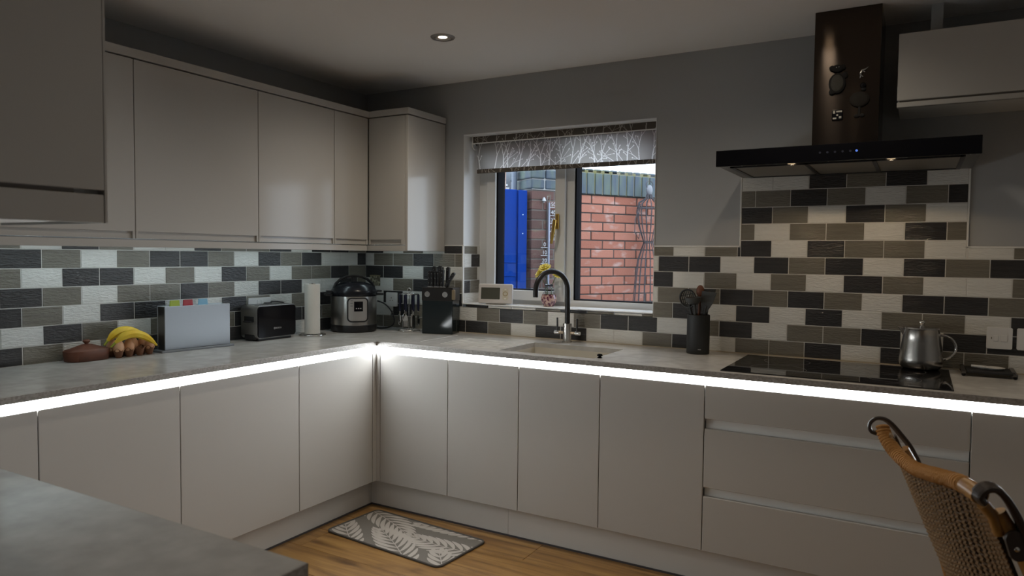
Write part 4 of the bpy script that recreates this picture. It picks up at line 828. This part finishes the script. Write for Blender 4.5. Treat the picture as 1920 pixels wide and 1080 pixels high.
# pressure cooker
pc = root('pressure_cooker', 'stainless steel electric pressure cooker with black lid in the corner', 'pressure cooker', (0.168, -0.292, ZT), R(52)); pc.scale = (1.07, 1.07, 1.0)
MB().lathe([(0, 0), (0.112, 0), (0.121, 0.006), (0.123, 0.038), (0.121, 0.042), (0, 0.042)], (0, 0, 0), 56).obj('base', m_black, pc)
MB().lathe([(0.1205, 0.032), (0.1205, 0.205), (0.119, 0.208), (0, 0.208)], (0, 0, 0), 56).obj('body', M('cooker_steel', (0.46, 0.44, 0.42), 0.28, metal=1.0), pc)
MB().lathe([(0.121, 0.204), (0.124, 0.208), (0.124, 0.232), (0.119, 0.240), (0.112, 0.252), (0.096, 0.268), (0.070, 0.279), (0.04, 0.285), (0, 0.287)], (0, 0, 0), 56).obj('lid', M('cooker_lid_black', (0.009, 0.010, 0.014), 0.25, spec=0.3), pc)
ld = MB().tube([(-0.108, 0, 0.250), (-0.096, 0, 0.275), (-0.072, 0, 0.299), (-0.038, 0, 0.314), (0, 0, 0.319), (0.038, 0, 0.314), (0.072, 0, 0.299), (0.096, 0, 0.275), (0.108, 0, 0.250)], 0.0, 10, flat=(0.016, 0.007)).obj('lid_handle', m_black, pc)
MB().cyl((0, 0, 0), 0.016, 0.284, 0.314, 18).obj('valve', m_black, pc)
for s in (-1, 1):
    MB().box(s * 0.135 - 0.022, s * 0.135 + 0.022, -0.03, 0.03, 0.206, 0.219, 0.006, 2).box(s * 0.132 - 0.016, s * 0.132 + 0.016, -0.024, 0.024, 0.226, 0.236, 0.004, 2).obj('side_handle', m_black, pc)
def wrap(poly, r_, a0=0.0):
    return [(r_ * math.sin(x / r_ + a0), -r_ * math.cos(x / r_ + a0), z) for x, z in poly]
def curved(polyf, r0, r1, nm, mt, par):
    A = wrap(polyf, r1); n = len(A); cx = sum(p[0] for p in polyf) / n; cz = sum(p[1] for p in polyf) / n
    b_ = MB(); V = []; F = []
    cols = 14; x0 = min(p[0] for p in polyf); x1 = max(p[0] for p in polyf)
    def zr(x):
        zs = []
        for i in range(n):
            (xa, za), (xb, zb_) = polyf[i], polyf[(i + 1) % n]
            if abs(xa - xb) > 1e-9 and min(xa, xb) - 1e-9 <= x <= max(xa, xb) + 1e-9: zs.append(za + (zb_ - za) * (x - xa) / (xb - xa))
        return (min(zs), max(zs)) if zs else (cz, cz)
    for i in range(cols + 1):
        x = x0 + (x1 - x0) * (0.5 - 0.5 * math.cos(math.pi * i / cols)); x = min(max(x, x0 + 1e-5), x1 - 1e-5); zl, zh = zr(x)
        for z in (zl, zh): V.append(wrap([(x, z)], r1)[0]); V.append(wrap([(x, z)], r0)[0])
    for i in range(cols):
        a = i * 4; c = a + 4
        F += [(a, c, c + 2, a + 2), (a + 1, a + 3, c + 3, c + 1), (a, a + 1, c + 1, c), (a + 2, c + 2, c + 3, a + 3)]
    F += [(0, 2, 3, 1), (cols * 4, cols * 4 + 1, cols * 4 + 3, cols * 4 + 2)]
    b_.quads(V, F); bmesh.ops.recalc_face_normals(b_.bm, faces=b_.bm.faces[:]); return b_.obj(nm, mt, par)
curved(rrect(-0.058, 0.058, 0.060, 0.200, 0.024), 0.119, 0.1225, 'panel_rim', m_black, pc)
cpn = curved(rrect(-0.050, 0.050, 0.068, 0.192, 0.017), 0.119, 0.1235, 'control_panel', M('panel_silver', (0.42, 0.41, 0.40), 0.4, metal=0.6), pc)
curved([(-0.021, 0.122), (0.026, 0.122), (0.026, 0.178), (-0.021, 0.178)], 0.120, 0.1245, 'display', m_blackg, cpn)
for k in range(3): curved([(-0.012 + 0.011 * k, 0.136), (-0.005 + 0.011 * k, 0.136), (-0.005 + 0.011 * k, 0.141), (-0.012 + 0.011 * k, 0.141)], 0.120, 0.125, 'display_segment', M('segment_grey', (0.35, 0.35, 0.35), 0.5), cpn)
for z in (0.150, 0.165, 0.180): curved([(-0.040, z), (-0.028, z), (-0.028, z + 0.006), (-0.040, z + 0.006)], 0.120, 0.1240, 'button', M('button_grey', (0.22, 0.22, 0.22), 0.5), cpn)
cab = MB().tube(cr_spl([(0.215, -0.140, 1.078), (0.264, -0.132, 1.061), (0.308, -0.13, 1.025), (0.332, -0.13, 0.979), (0.327, -0.13, 0.944), (0.288, -0.13, 0.924), (0.235, -0.13, ZT + 0.006), (0.20, -0.13, ZT + 0.006)]), 0.0042, 8).tube(cr_spl([(0.333, -0.128, 0.975), (0.300, -0.10, 0.985), (0.262, -0.07, 0.990), (0.235, -0.025, 1.01)]), 0.0042, 8).obj('power_cable', m_black); tag(cab, 'black looped power cable right of the pressure cooker', 'cable')
bx = root('wall_plaque', 'small patterned plaque on the tiles behind the pressure cooker lid', 'plaque', (0.082, -0.001, 1.160)); MB().box(-0.036, 0.036, -0.012, 0, 0, 0.064, 0.001).obj('panel', M('patterned_card', (0.10, 0.09, 0.06), 0.6, var=((60, 60, 60), (0.40, 0.38, 0.28), 0.45, 0.6)), bx); MB().box(-0.038, 0.038, -0.013, -0.0005, 0.060, 0.066).obj('top_edge', M('card_gold', (0.25, 0.22, 0.12), 0.5), bx)
# kitchen roll
rs = root('roll_holder', 'chrome wire kitchen roll stand beside the toaster', 'roll holder', (0.154, -0.606, ZT))
MB().tube(ring(0.068, 0.005), 0.004, 8, True).tube([(-0.068, 0, 0.005), (0.068, 0, 0.005)], 0.003, 8).tube([(0, 0, 0.004), (0, 0, 0.287)], 0.004, 8).obj('stand', m_chrome, rs)
kr = root('kitchen_roll', 'white kitchen paper roll standing on its chrome stand', 'paper roll', (0.154, -0.606, ZT + 0.012))
MB().lathe([(0.018, 0), (0.041, 0), (0.041, 0.268), (0.018, 0.268), (0.018, 0.0)], (0, 0, 0), 40).obj('paper', M('paper_white', (0.66, 0.65, 0.61), 0.9, bump=((140, 140, 140), 0.3, 2)), kr)
MB().lathe([(0.017, 0.001), (0.0182, 0.001), (0.0182, 0.269), (0.017, 0.269)], (0, 0, 0), 24).obj('core', M('card_core', (0.35, 0.25, 0.15), 0.9), kr)
# toaster
to = root('toaster', 'black-fronted toaster with steel sides on the left worktop', 'toaster', (0.078, -0.836, ZT), R(90))
# local x runs along the wall (towards the corner), local -y faces the room
MB().prism(rrect(-0.128, 0.128, 0.012, 0.180, 0.022), -0.056, 0.062, 'xz', 0.002).obj('shell', M('toaster_steel', (0.36, 0.35, 0.33), 0.33, metal=1.0), to)
MB().prism(rrect(-0.124, 0.124, 0.016, 0.176, 0.018), -0.063, -0.055, 'xz', 0.002).obj('front_panel', m_blackg, to)
MB().box(-0.105, 0.105, -0.035, -0.012, 0.1795, 0.1812).box(-0.105, 0.105, 0.014, 0.037, 0.1795, 0.1812).obj('slot', m_black, to)
for k in range(22): MB().box(-0.112 + 0.0104 * k, -0.107 + 0.0104 * k, -0.052, -0.046, 0.1795, 0.1815).obj('vent', m_chrome, to)
MB().box(-0.131, -0.126, -0.035, 0.035, 0.098, 0.125, 0.002).obj('lever_slot', m_black, to)
MB().box(-0.145, -0.128, -0.028, 0.028, 0.094, 0.101, 0.003).obj('lever', m_black, to)
MB().box(-0.110, 0.110, -0.045, 0.05, 0.0, 0.014, 0.003).box(-0.130, -0.10, -0.040, 0.035, 0.006, 0.035, 0.004).obj('foot', m_black, to)
m_logo = M('logo_grey', (0.42, 0.42, 0.43), 0.4)
text('logo_lettering', 'BOSCH', 0.0115, m_logo, to, face_mat((0.006, -0.0634, 0.060), (1, 0, 0), (0, 0, 1)))
MB().tube([(-0.020 + 0.005 * math.cos(2 * math.pi * k / 20), -0.0634, 0.060 + 0.005 * math.sin(2 * math.pi * k / 20)) for k in range(20)], 0.0006, 6, True).box(-0.0222, -0.0215, -0.0636, -0.063, 0.0565, 0.0635).box(-0.0185, -0.0178, -0.0636, -0.063, 0.0565, 0.0635).box(-0.022, -0.018, -0.0636, -0.063, 0.0597, 0.0603).obj('logo_emblem', m_logo, to)
tc = MB().tube([(0.012, -0.79, 1.075), (0.022, -0.77, 1.098), (0.022, -0.73, 1.096), (0.02, -0.69, 1.09), (0.02, -0.655, 1.06), (0.02, -0.645, 0.98), (0.022, -0.66, ZT + 0.008), (0.03, -0.69, ZT + 0.006)], 0.004, 8).box(0.009, 0.035, -0.815, -0.775, 1.055, 1.095, 0.005, 2).obj('toaster_cable', m_black); tag(tc, 'black toaster plug and cable at the wall behind the toaster', 'cable')
# chopping boards
cbs = root('chopping_board_case', 'satin aluminium chopping board case standing on the left worktop', 'board case', (0.112, -1.300, ZT), R(84.5))
MB().prism(rrect(-0.178, 0.178, -0.040, 0.040, 0.006), 0, 0.010, 'xy', 0.002).obj('foot_plate', m_alu, cbs)
MB().box(-0.160, 0.160, -0.033, -0.027, 0.010, 0.205, 0.002).obj('front_plate', m_alu, cbs); MB().box(-0.160, 0.160, 0.027, 0.033, 0.010, 0.205, 0.002).obj('back_plate', m_alu, cbs)
MB().box(-0.158, -0.154, -0.027, 0.027, 0.010, 0.203).box(0.154, 0.158, -0.027, 0.027, 0.010, 0.203).obj('side_plate', m_steeld, cbs)
bpy.context.view_layer.update()
for k, (c, nm, xx, yy) in enumerate((((0.36, 0.46, 0.02), 'green', -0.105, -0.017), ((0.42, 0.015, 0.03), 'red', -0.036, -0.006), ((0.24, 0.50, 0.68), 'pale blue', 0.045, 0.006), ((0.72, 0.72, 0.70), 'white', 0.10, 0.018))):
    t = root('chopping_board', 'plastic chopping board with %s tab in the aluminium case' % nm, 'chopping board', cbs.matrix_basis @ Vector((0, yy, 0.012)), R(84.5), 'chopping boards in the case')
    MB().box(-0.150, 0.150, -0.004, 0.004, 0, 0.190, 0.001).obj('board', m_white, t)
    if k < 3: MB().prism([(xx - 0.024, 0.186), (xx - 0.021, 0.218), (xx + 0.021, 0.218), (xx + 0.024, 0.186)], -0.0035, 0.0035, 'xz', 0.001).obj('tab', M('tab_' + nm.replace(' ', '_'), c, 0.4), t)
# garlic dish
gd = root('terracotta_dish', 'brown oval terracotta dish with knobbed lid on the left worktop', 'dish', (0.060, -1.765, ZT), R(90))
m_ter = M('terracotta', (0.135, 0.045, 0.022), 0.5, var=((25, 25, 40), (0.095, 0.032, 0.017), 0.4, 0.65))
MB().lathe([(0, 0), (0.047, 0), (0.0505, 0.003), (0.053, 0.040), (0.0525, 0.043), (0, 0.043)], (0, 0, 0), 64, sx=1.62, sq=0.72).obj('dish', m_ter, gd)
MB().lathe([(0.0515, 0.043), (0.0495, 0.047), (0.040, 0.050), (0.012, 0.066), (0.0, 0.067)], (0, 0, 0), 64, sx=1.62, sq=0.78).obj('lid', m_ter, gd)
MB().lathe([(0.008, 0.064), (0.007, 0.070), (0.013, 0.075), (0.014, 0.080), (0.009, 0.085), (0, 0.086)], (0, 0, 0), 24).obj('knob', m_ter, gd)
# egg tray, eggs, bananas
EX, EY = 0.083, -1.590
et = root('egg_tray', 'brown moulded pulp egg tray beside the terracotta dish', 'egg tray', (EX, EY, ZT), R(90))
m_pulp = M('brown_pulp', (0.17, 0.075, 0.038), 0.9, bump=((160, 160, 160), 0.5, 3, 0.003)); PIT = 0.046
for i in range(4):
    for j in range(2):
        cx, cy = (i - 1.5) * PIT, (j - 0.5) * PIT
        b_ = MB(); n = 24; V = []; F = []
        for k in range(n):
            a = 2 * math.pi * k / n; lift = 0.006 * math.cos(4 * a + math.pi)
            V += [(cx + 0.011 * math.cos(a), cy + 0.011 * math.sin(a), 0.001), (cx + 0.016 * math.cos(a), cy + 0.016 * math.sin(a), 0.016), (cx + 0.0225 * math.cos(a), cy + 0.0225 * math.sin(a), 0.036 + lift), (cx + 0.0205 * math.cos(a), cy + 0.0205 * math.sin(a), 0.036 + lift), (cx + 0.014 * math.cos(a), cy + 0.014 * math.sin(a), 0.016), (cx + 0.009 * math.cos(a), cy + 0.009 * math.sin(a), 0.003)]
        for k in range(n):
            a, c = k * 6, ((k + 1) % n) * 6
            for q in range(5): F.append((a + q, c + q, c + q + 1, a + q + 1))
        F.append(tuple(k * 6 + 5 for k in range(n))); F.append(tuple(k * 6 for k in range(n))[::-1])
        b_.quads(V, F); bmesh.ops.recalc_face_normals(b_.bm, faces=b_.bm.faces[:]); b_.obj('cup', m_pulp, et)
for i in range(3):
    MB().lathe([(0.010, 0.0), (0.008, 0.030), (0.004, 0.044), (0, 0.045)], ((i - 1) * PIT, 0, 0), 12).obj('post', m_pulp, et)
m_egg = M('brown_egg', (0.52, 0.27, 0.14), 0.45); m_egg2 = M('pale_brown_egg', (0.60, 0.35, 0.20), 0.45)
EG = 1.08
eggp = [(0, -0.028)] + [(0.0205 * math.sin(R(a)) * (1 + 0.08 * math.cos(R(a))), -0.028 * math.cos(R(a)) if a < 90 else -0.031 * math.cos(R(a))) for a in range(15, 180, 15)] + [(0, 0.031)]
eggp = [(r_ * EG, z * EG) for r_, z in eggp]
for k, (i, j, lb) in enumerate(((0, 0, 'brown egg at the front left of the pulp tray'), (1, 0, 'brown egg second from the left in the front of the tray'), (3, 0, 'brown egg at the right end of the front row, under the banana tip'), (0, 1, 'brown egg at the back left of the tray, behind the banana stalk'), (3, 1, 'brown egg at the back right of the tray'), (2, 1, 'brown egg in the middle of the back row under the bananas'))):
    tag(MB().lathe(eggp, (0, 0, 0), 24).obj('egg', m_egg2 if k in (0, 3) else m_egg, None, (EX - (j - 0.5) * -PIT if False else EX - (j - 0.5) * PIT, EY + (i - 1.5) * PIT, ZT + 0.044), 0), lb, 'egg', 'eggs in the pulp tray')
bn = root('banana_bunch', 'two yellow bananas joined at the stalk lying across the eggs', 'bananas', (EX + 0.01, EY, ZT + 0.06))
m_ban = M('banana_skin', (0.66, 0.43, 0.015), 0.5, var=((14, 14, 14), (0.72, 0.52, 0.04), 0.4, 0.6)); m_bst = M('banana_stalk', (0.30, 0.34, 0.03), 0.6); m_btip = M('banana_tip', (0.05, 0.035, 0.02), 0.8)
def banana(pts, nm='banana'):
    n = 14; P = [Vector(p) for p in pts]; path = []
    for i in range(n + 1):   # quadratic chain
        u = i / n; a = P[0].lerp(P[1], u); b_ = P[1].lerp(P[2], u); path.append(a.lerp(b_, u))
    rad = [0.006, 0.010, 0.0145, 0.0165, 0.0175, 0.018, 0.018, 0.018, 0.0178, 0.017, 0.0158, 0.0138, 0.011, 0.0075, 0.004]
    o = MB().tube(path, rad, 7).obj(nm, m_ban, bn, angle=20)
    MB().tube([path[0] + (path[0] - path[1]) * 1.6, path[0] + (path[0] - path[1]) * 0.4, path[1]], [0.0045, 0.005, 0.0078], 8).obj('stalk', m_bst, o)
    MB().tube([path[-1], path[-1] + (path[-1] - path[-2]) * 0.5], [0.0045, 0.003], 8).obj('tip', m_btip, o)
banana([(0.018, -0.085, 0.005), (0.050, -0.020, 0.085), (0.030, 0.092, -0.022)])
banana([(-0.012, -0.100, 0.012), (-0.015, -0.035, 0.088), (-0.02, 0.075, 0.015)])

# ================================================================ FLOOR MAT
mt_ = root('floor_mat', 'grey kitchen mat with cream fern leaf pattern on the oak floor', 'mat', (0.952, -0.808, FL), R(-4.5))
MW, MH = 0.70, 0.345
MB().prism(rrect(-MW / 2, MW / 2, -MH / 2, MH / 2, 0.03), 0.0, 0.006, 'xy').obj('pile', M('mat_grey', (0.15, 0.138, 0.122), 0.95, bump=((400, 400, 400), 0.6, 2, 0.002)), mt_)
bd = [(x, y, 0.0055) for x, y in rrect(-MW / 2 + .002, MW / 2 - .002, -MH / 2 + .002, MH / 2 - .002, 0.03)]
MB().tube(bd, 0.0048, 8, True).obj('binding', M('mat_binding', (0.075, 0.07, 0.065), 0.9), mt_)
def clip_rect(poly, x0, x1, y0, y1):
    for ax, lim, sg in ((0, x0, 1), (0, x1, -1), (1, y0, 1), (1, y1, -1)):
        out = []
        for i in range(len(poly)):
            a, b_ = poly[i - 1], poly[i]; ia, ib = sg * (a[ax] - lim) >= 0, sg * (b_[ax] - lim) >= 0
            if ia != ib:
                u = (lim - a[ax]) / (b_[ax] - a[ax]); out.append((a[0] + (b_[0] - a[0]) * u, a[1] + (b_[1] - a[1]) * u))
            if ib: out.append(b_)
        poly = out
        if len(poly) < 3: return []
    return poly
def frond(x, y, ang, length, wid, curve, n, z, side=(1, 1)):
    b_ = MB(); V = []; F = []; a = R(ang); st = length / n
    for k in range(n):
        x2, y2 = x + math.cos(a) * st, y + math.sin(a) * st; u = k / n
        nx, ny = -math.sin(a) * 0.0022, math.cos(a) * 0.0022
        polys = [[(x - nx, y - ny), (x2 - nx, y2 - ny), (x2 + nx, y2 + ny), (x + nx, y + ny)]]
        ll = wid * (math.sin(math.pi * (0.18 + 0.80 * u)) ** 0.6)
        for sg in (1, -1):
            if not side[0 if sg > 0 else 1]: continue
            la = a + sg * R(58 - 30 * u); px, py = x, y; L_, Rr = [], []
            for q in range(7):
                w = 0.0112 * math.sin(math.pi * min(1, (q + 0.30) / 6.5)) ** 0.75
                L_.append((px - math.sin(la) * w, py + math.cos(la) * w)); Rr.append((px + math.sin(la) * w, py - math.cos(la) * w))
                px += math.cos(la) * ll / 6; py += math.sin(la) * ll / 6; la -= sg * R(6)
            polys.append(Rr + L_[::-1])
        for p in polys:
            p = clip_rect(p, -MW / 2 + 0.009, MW / 2 - 0.009, -MH / 2 + 0.009, MH / 2 - 0.009)
            if len(p) >= 3: i = len(V); V += [(q[0], q[1], z) for q in p]; F.append(tuple(range(i, i + len(p))))
        x, y = x2, y2; a += R(curve)
    b_.quads(V, F); return b_.obj('fern_leaf', m_leaf, mt_)
m_leaf = M('mat_cream', (0.40, 0.37, 0.335), 0.95, bump=((400, 400, 400), 0.6, 2, 0.002))
def frond_uv(u0, v0, u1, v1, wid, n, curve, z):
    x0, y0, x1, y1 = (u0 - 0.5) * MW, (0.5 - v0) * MH, (u1 - 0.5) * MW, (0.5 - v1) * MH
    L_ = math.hypot(x1 - x0, y1 - y0); frond(x0, y0, math.degrees(math.atan2(y1 - y0, x1 - x0)) - curve * n / 2, L_, wid, curve, n, z)
frond_uv(-0.06, 0.06, 0.52, 0.50, 0.150, 10, -1.5, 0.0064)
frond_uv(0.80, 1.14, 0.26, 0.52, 0.155, 10, 1.5, 0.0066)
frond_uv(1.08, 0.40, 0.50, 0.44, 0.130, 10, -2.0, 0.0065)
frond_uv(1.02, -0.10, 0.40, 0.14, 0.105, 10, 1.5, 0.0063)
frond_uv(1.08, 1.12, 0.82, 0.60, 0.110, 6, 2.0, 0.0062)
frond_uv(0.34, 1.12, -0.06, 0.50, 0.125, 8, -2.0, 0.0061)

# ================================================================ RATTAN CHAIR
ch = root('rattan_chair', 'woven rattan dining chair with rope-wrapped top rail at the lower right', 'chair', (3.03, -1.68, FL), R(22))
m_rope = M('seagrass_rope', (0.42, 0.205, 0.058), 0.9, bump=((200, 200, 200), 0.6, 3, 0.004)); m_bam = M('bamboo', (0.36, 0.18, 0.045), 0.35, var=((30, 30, 10), (0.22, 0.10, 0.025), 0.4, 0.65)); m_cane = M('dark_cane', (0.026, 0.015, 0.010), 0.5)
m_weave = M('woven_cord', (0.40, 0.275, 0.16), 0.9); m_back = M('weave_gap_shade', (0.045, 0.025, 0.014), 0.95)
rail = cr_spline([(-0.002, 0.222, 0.918), (0.004, 0.200, 0.890), (0.014, 0.155, 0.866), (0.018, 0.08, 0.860), (0.010, 0.0, 0.874), (0.002, -0.08, 0.890), (-0.004, -0.165, 0.906), (-0.004, -0.195, 0.908)], 10)
MB().tube(rail, 0.0125, 10).obj('rail_core', m_rope, ch)
# the wrapped cord: one helix around the rail
hel = []; acc = 0.0; up = Vector((0, 0, 1))
fine = cr_spline(rail, 9)
for i, p in enumerate(fine):
    tn = (fine[min(i + 1, len(fine) - 1)] - fine[max(i - 1, 0)]).normalized(); sd = tn.cross(up).normalized(); u2 = sd.cross(tn)
    if i: acc += (p - fine[i - 1]).length
    a = acc / 0.0082 * 2 * math.pi; hel.append(p + (sd * math.cos(a) + u2 * math.sin(a)) * 0.0130)
MB().tube(hel, 0.0042, 6).obj('rope_wrap', m_rope, ch)
MB().tube([(-0.004, -0.193, 0.908), (-0.003, -0.215, 0.908), (0.0, -0.242, 0.905)], [0.0155, 0.0165, 0.0165], 16).obj('bamboo_end', m_bam, ch)
MB().tube([(0.0, -0.2415, 0.905), (0.0, -0.2435, 0.905)], 0.0125, 16).obj('tube_mouth', m_cane, ch)
for nm, pts in (('near', [(0.002, -0.246, 0.894), (-0.008, -0.248, 0.906), (0.004, -0.249, 0.922), (0.024, -0.246, 0.920), (0.046, -0.243, 0.898), (0.066, -0.240, 0.864), (0.080, -0.237, 0.826), (0.098, -0.232, 0.760), (0.19, -0.222, 0.44)]), ('far', [(0.000, 0.226, 0.900), (-0.022, 0.232, 0.904), (-0.026, 0.234, 0.922), (-0.010, 0.234, 0.937), (0.014, 0.232, 0.932), (0.042, 0.228, 0.902), (0.072, 0.222, 0.858), (0.098, 0.212, 0.780), (0.19, 0.20, 0.44)])):
    MB().tube(cr_spline(pts, 7), 0.0, 10, flat=(0.013, 0.0065) if nm == 'near' else (0.009, 0.0045)).obj('cane_band', m_cane, ch)
for s in (-0.228, 0.205):
    MB().tube(cr_spline([(0.040, s * 0.98, 0.872), (0.080, s, 0.800), (0.118, s, 0.70), (0.19, s * 0.98, 0.43), (0.20, s * 1.0, 0.20), (0.17, s * 1.05, 0.0)], 6), 0.0135, 12).obj('back_leg', m_bam, ch)
    MB().tube([(0.62, s * 1.0, 0.43), (0.63, s * 1.0, 0.2), (0.64, s * 1.05, 0.0)], 0.0135, 12).obj('front_leg', m_bam, ch)
    MB().tube([(0.19, s, 0.405), (0.62, s, 0.405)], 0.012, 10).obj('seat_rail', m_bam, ch)
    MB().tube([(0.185, s * 1.02, 0.15), (0.632, s * 1.02, 0.15)], 0.008, 8).obj('stretcher', m_bam, ch)
MB().tube([(0.045, -0.222, 0.83), (0.030, -0.226, 0.865), (0.012, -0.228, 0.885)], 0.011, 10).obj('bamboo_brace', m_bam, ch)
MB().prism(rrect(-0.016, 0.016, -0.026, 0.030, 0.015), -0.004, 0.004, 'xz', 0.001, mat=Matrix.Translation((0.064, -0.243, 0.815)) @ Matrix.Rotation(R(-18), 4, 'Y')).obj('leather_tab', m_cane, ch)
MB().ball((0.062, -0.2475, 0.812), 0.005, 0.003, 0.005).obj('rivet', m_steel, ch)
MB().tube([(0.044, 0.150, 0.835), (0.047, 0.150, 0.806)], 0.0035, 8).obj('peg', m_cane, ch)
def back_pt(u, v):
    """u 0 far .. 1 near across the back, v 0 top .. 1 seat"""
    i = u * (len(rail) - 1); k = min(int(i), len(rail) - 2); tp_ = rail[k].lerp(rail[k + 1], i - k)
    yb = 0.165 + (-0.222 - 0.165) * u
    bt = Vector((0.20, yb, 0.425)); m_ = Vector((0.092 + 0.02 * 0, 0.5 * (max(-0.21, min(0.165, tp_.y)) + yb), 0.73))
    a = Vector((tp_.x + 0.012, max(-0.215, min(0.19, tp_.y)) - 0.032 * u ** 3, tp_.z - 0.006)); q = a.lerp(m_, v).lerp(m_.lerp(bt, v), v)
    q.x -= 0.030 * math.sin(math.pi * u) * math.sin(math.pi * min(1, v * 0.9)); return q
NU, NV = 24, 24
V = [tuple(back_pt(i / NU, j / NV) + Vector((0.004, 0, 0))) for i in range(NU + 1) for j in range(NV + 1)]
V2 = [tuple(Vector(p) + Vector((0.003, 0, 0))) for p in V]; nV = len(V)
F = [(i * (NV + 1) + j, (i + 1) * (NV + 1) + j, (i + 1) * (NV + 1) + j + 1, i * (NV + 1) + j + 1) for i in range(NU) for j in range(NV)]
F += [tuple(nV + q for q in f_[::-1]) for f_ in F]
MB().quads(V + V2, F).obj('weave_shade_sheet', m_back, ch)  # added dark sheet, its colour stands for the shade between the cords
wv = MB(); wf_ = MB(); NS = 25; NR = 46
def strand(pts, r_, bmw):
    pts = [Vector(p) for p in pts]; rings = []
    for i, p in enumerate(pts):
        t_ = (pts[min(i + 1, len(pts) - 1)] - pts[max(i - 1, 0)]).normalized(); sd = t_.cross(Vector((1, 0.1, 0.2))).normalized(); u2 = sd.cross(t_)
        rings.append([bmw.verts.new(p + sd * r_), bmw.verts.new(p + u2 * r_), bmw.verts.new(p - sd * r_), bmw.verts.new(p - u2 * r_)])
    for A, B in zip(rings, rings[1:]):
        for k in range(4): bmw.faces.new((A[k], A[(k + 1) % 4], B[(k + 1) % 4], B[k]))
for i in range(NS + 1):
    u = i / NS; strand([back_pt(u, j / (2 * NR)) + Vector((-0.0046 + 0.0014 * (1 if (j % 2) == (i % 2) else -1), 0, 0)) for j in range(2 * NR + 1)], 0.0036, wv.bm)
for j in range(NR + 1):
    v = (j + 0.5) / (NR + 1); strand([back_pt(min(1, i / (2 * NS)), v) + Vector((-0.0022 + 0.0022 * (1 if (i // 2 + j) % 2 else -1), 0, 0)) for i in range(2 * NS + 1)], 0.0022, wf_.bm)
for nm, mb_, mt2 in (('woven_back', wv, m_weave), ('woven_weft', wf_, M('weft_cord', (0.105, 0.062, 0.030), 0.9))):
    bmesh.ops.recalc_face_normals(mb_.bm, faces=mb_.bm.faces[:]); w_ = mb_.obj(nm, mt2, ch); w_['kind'] = 'stuff'
MB().box(0.20, 0.625, -0.22, 0.20, 0.405, 0.435, 0.012, 3).obj('seat', m_weave, ch)
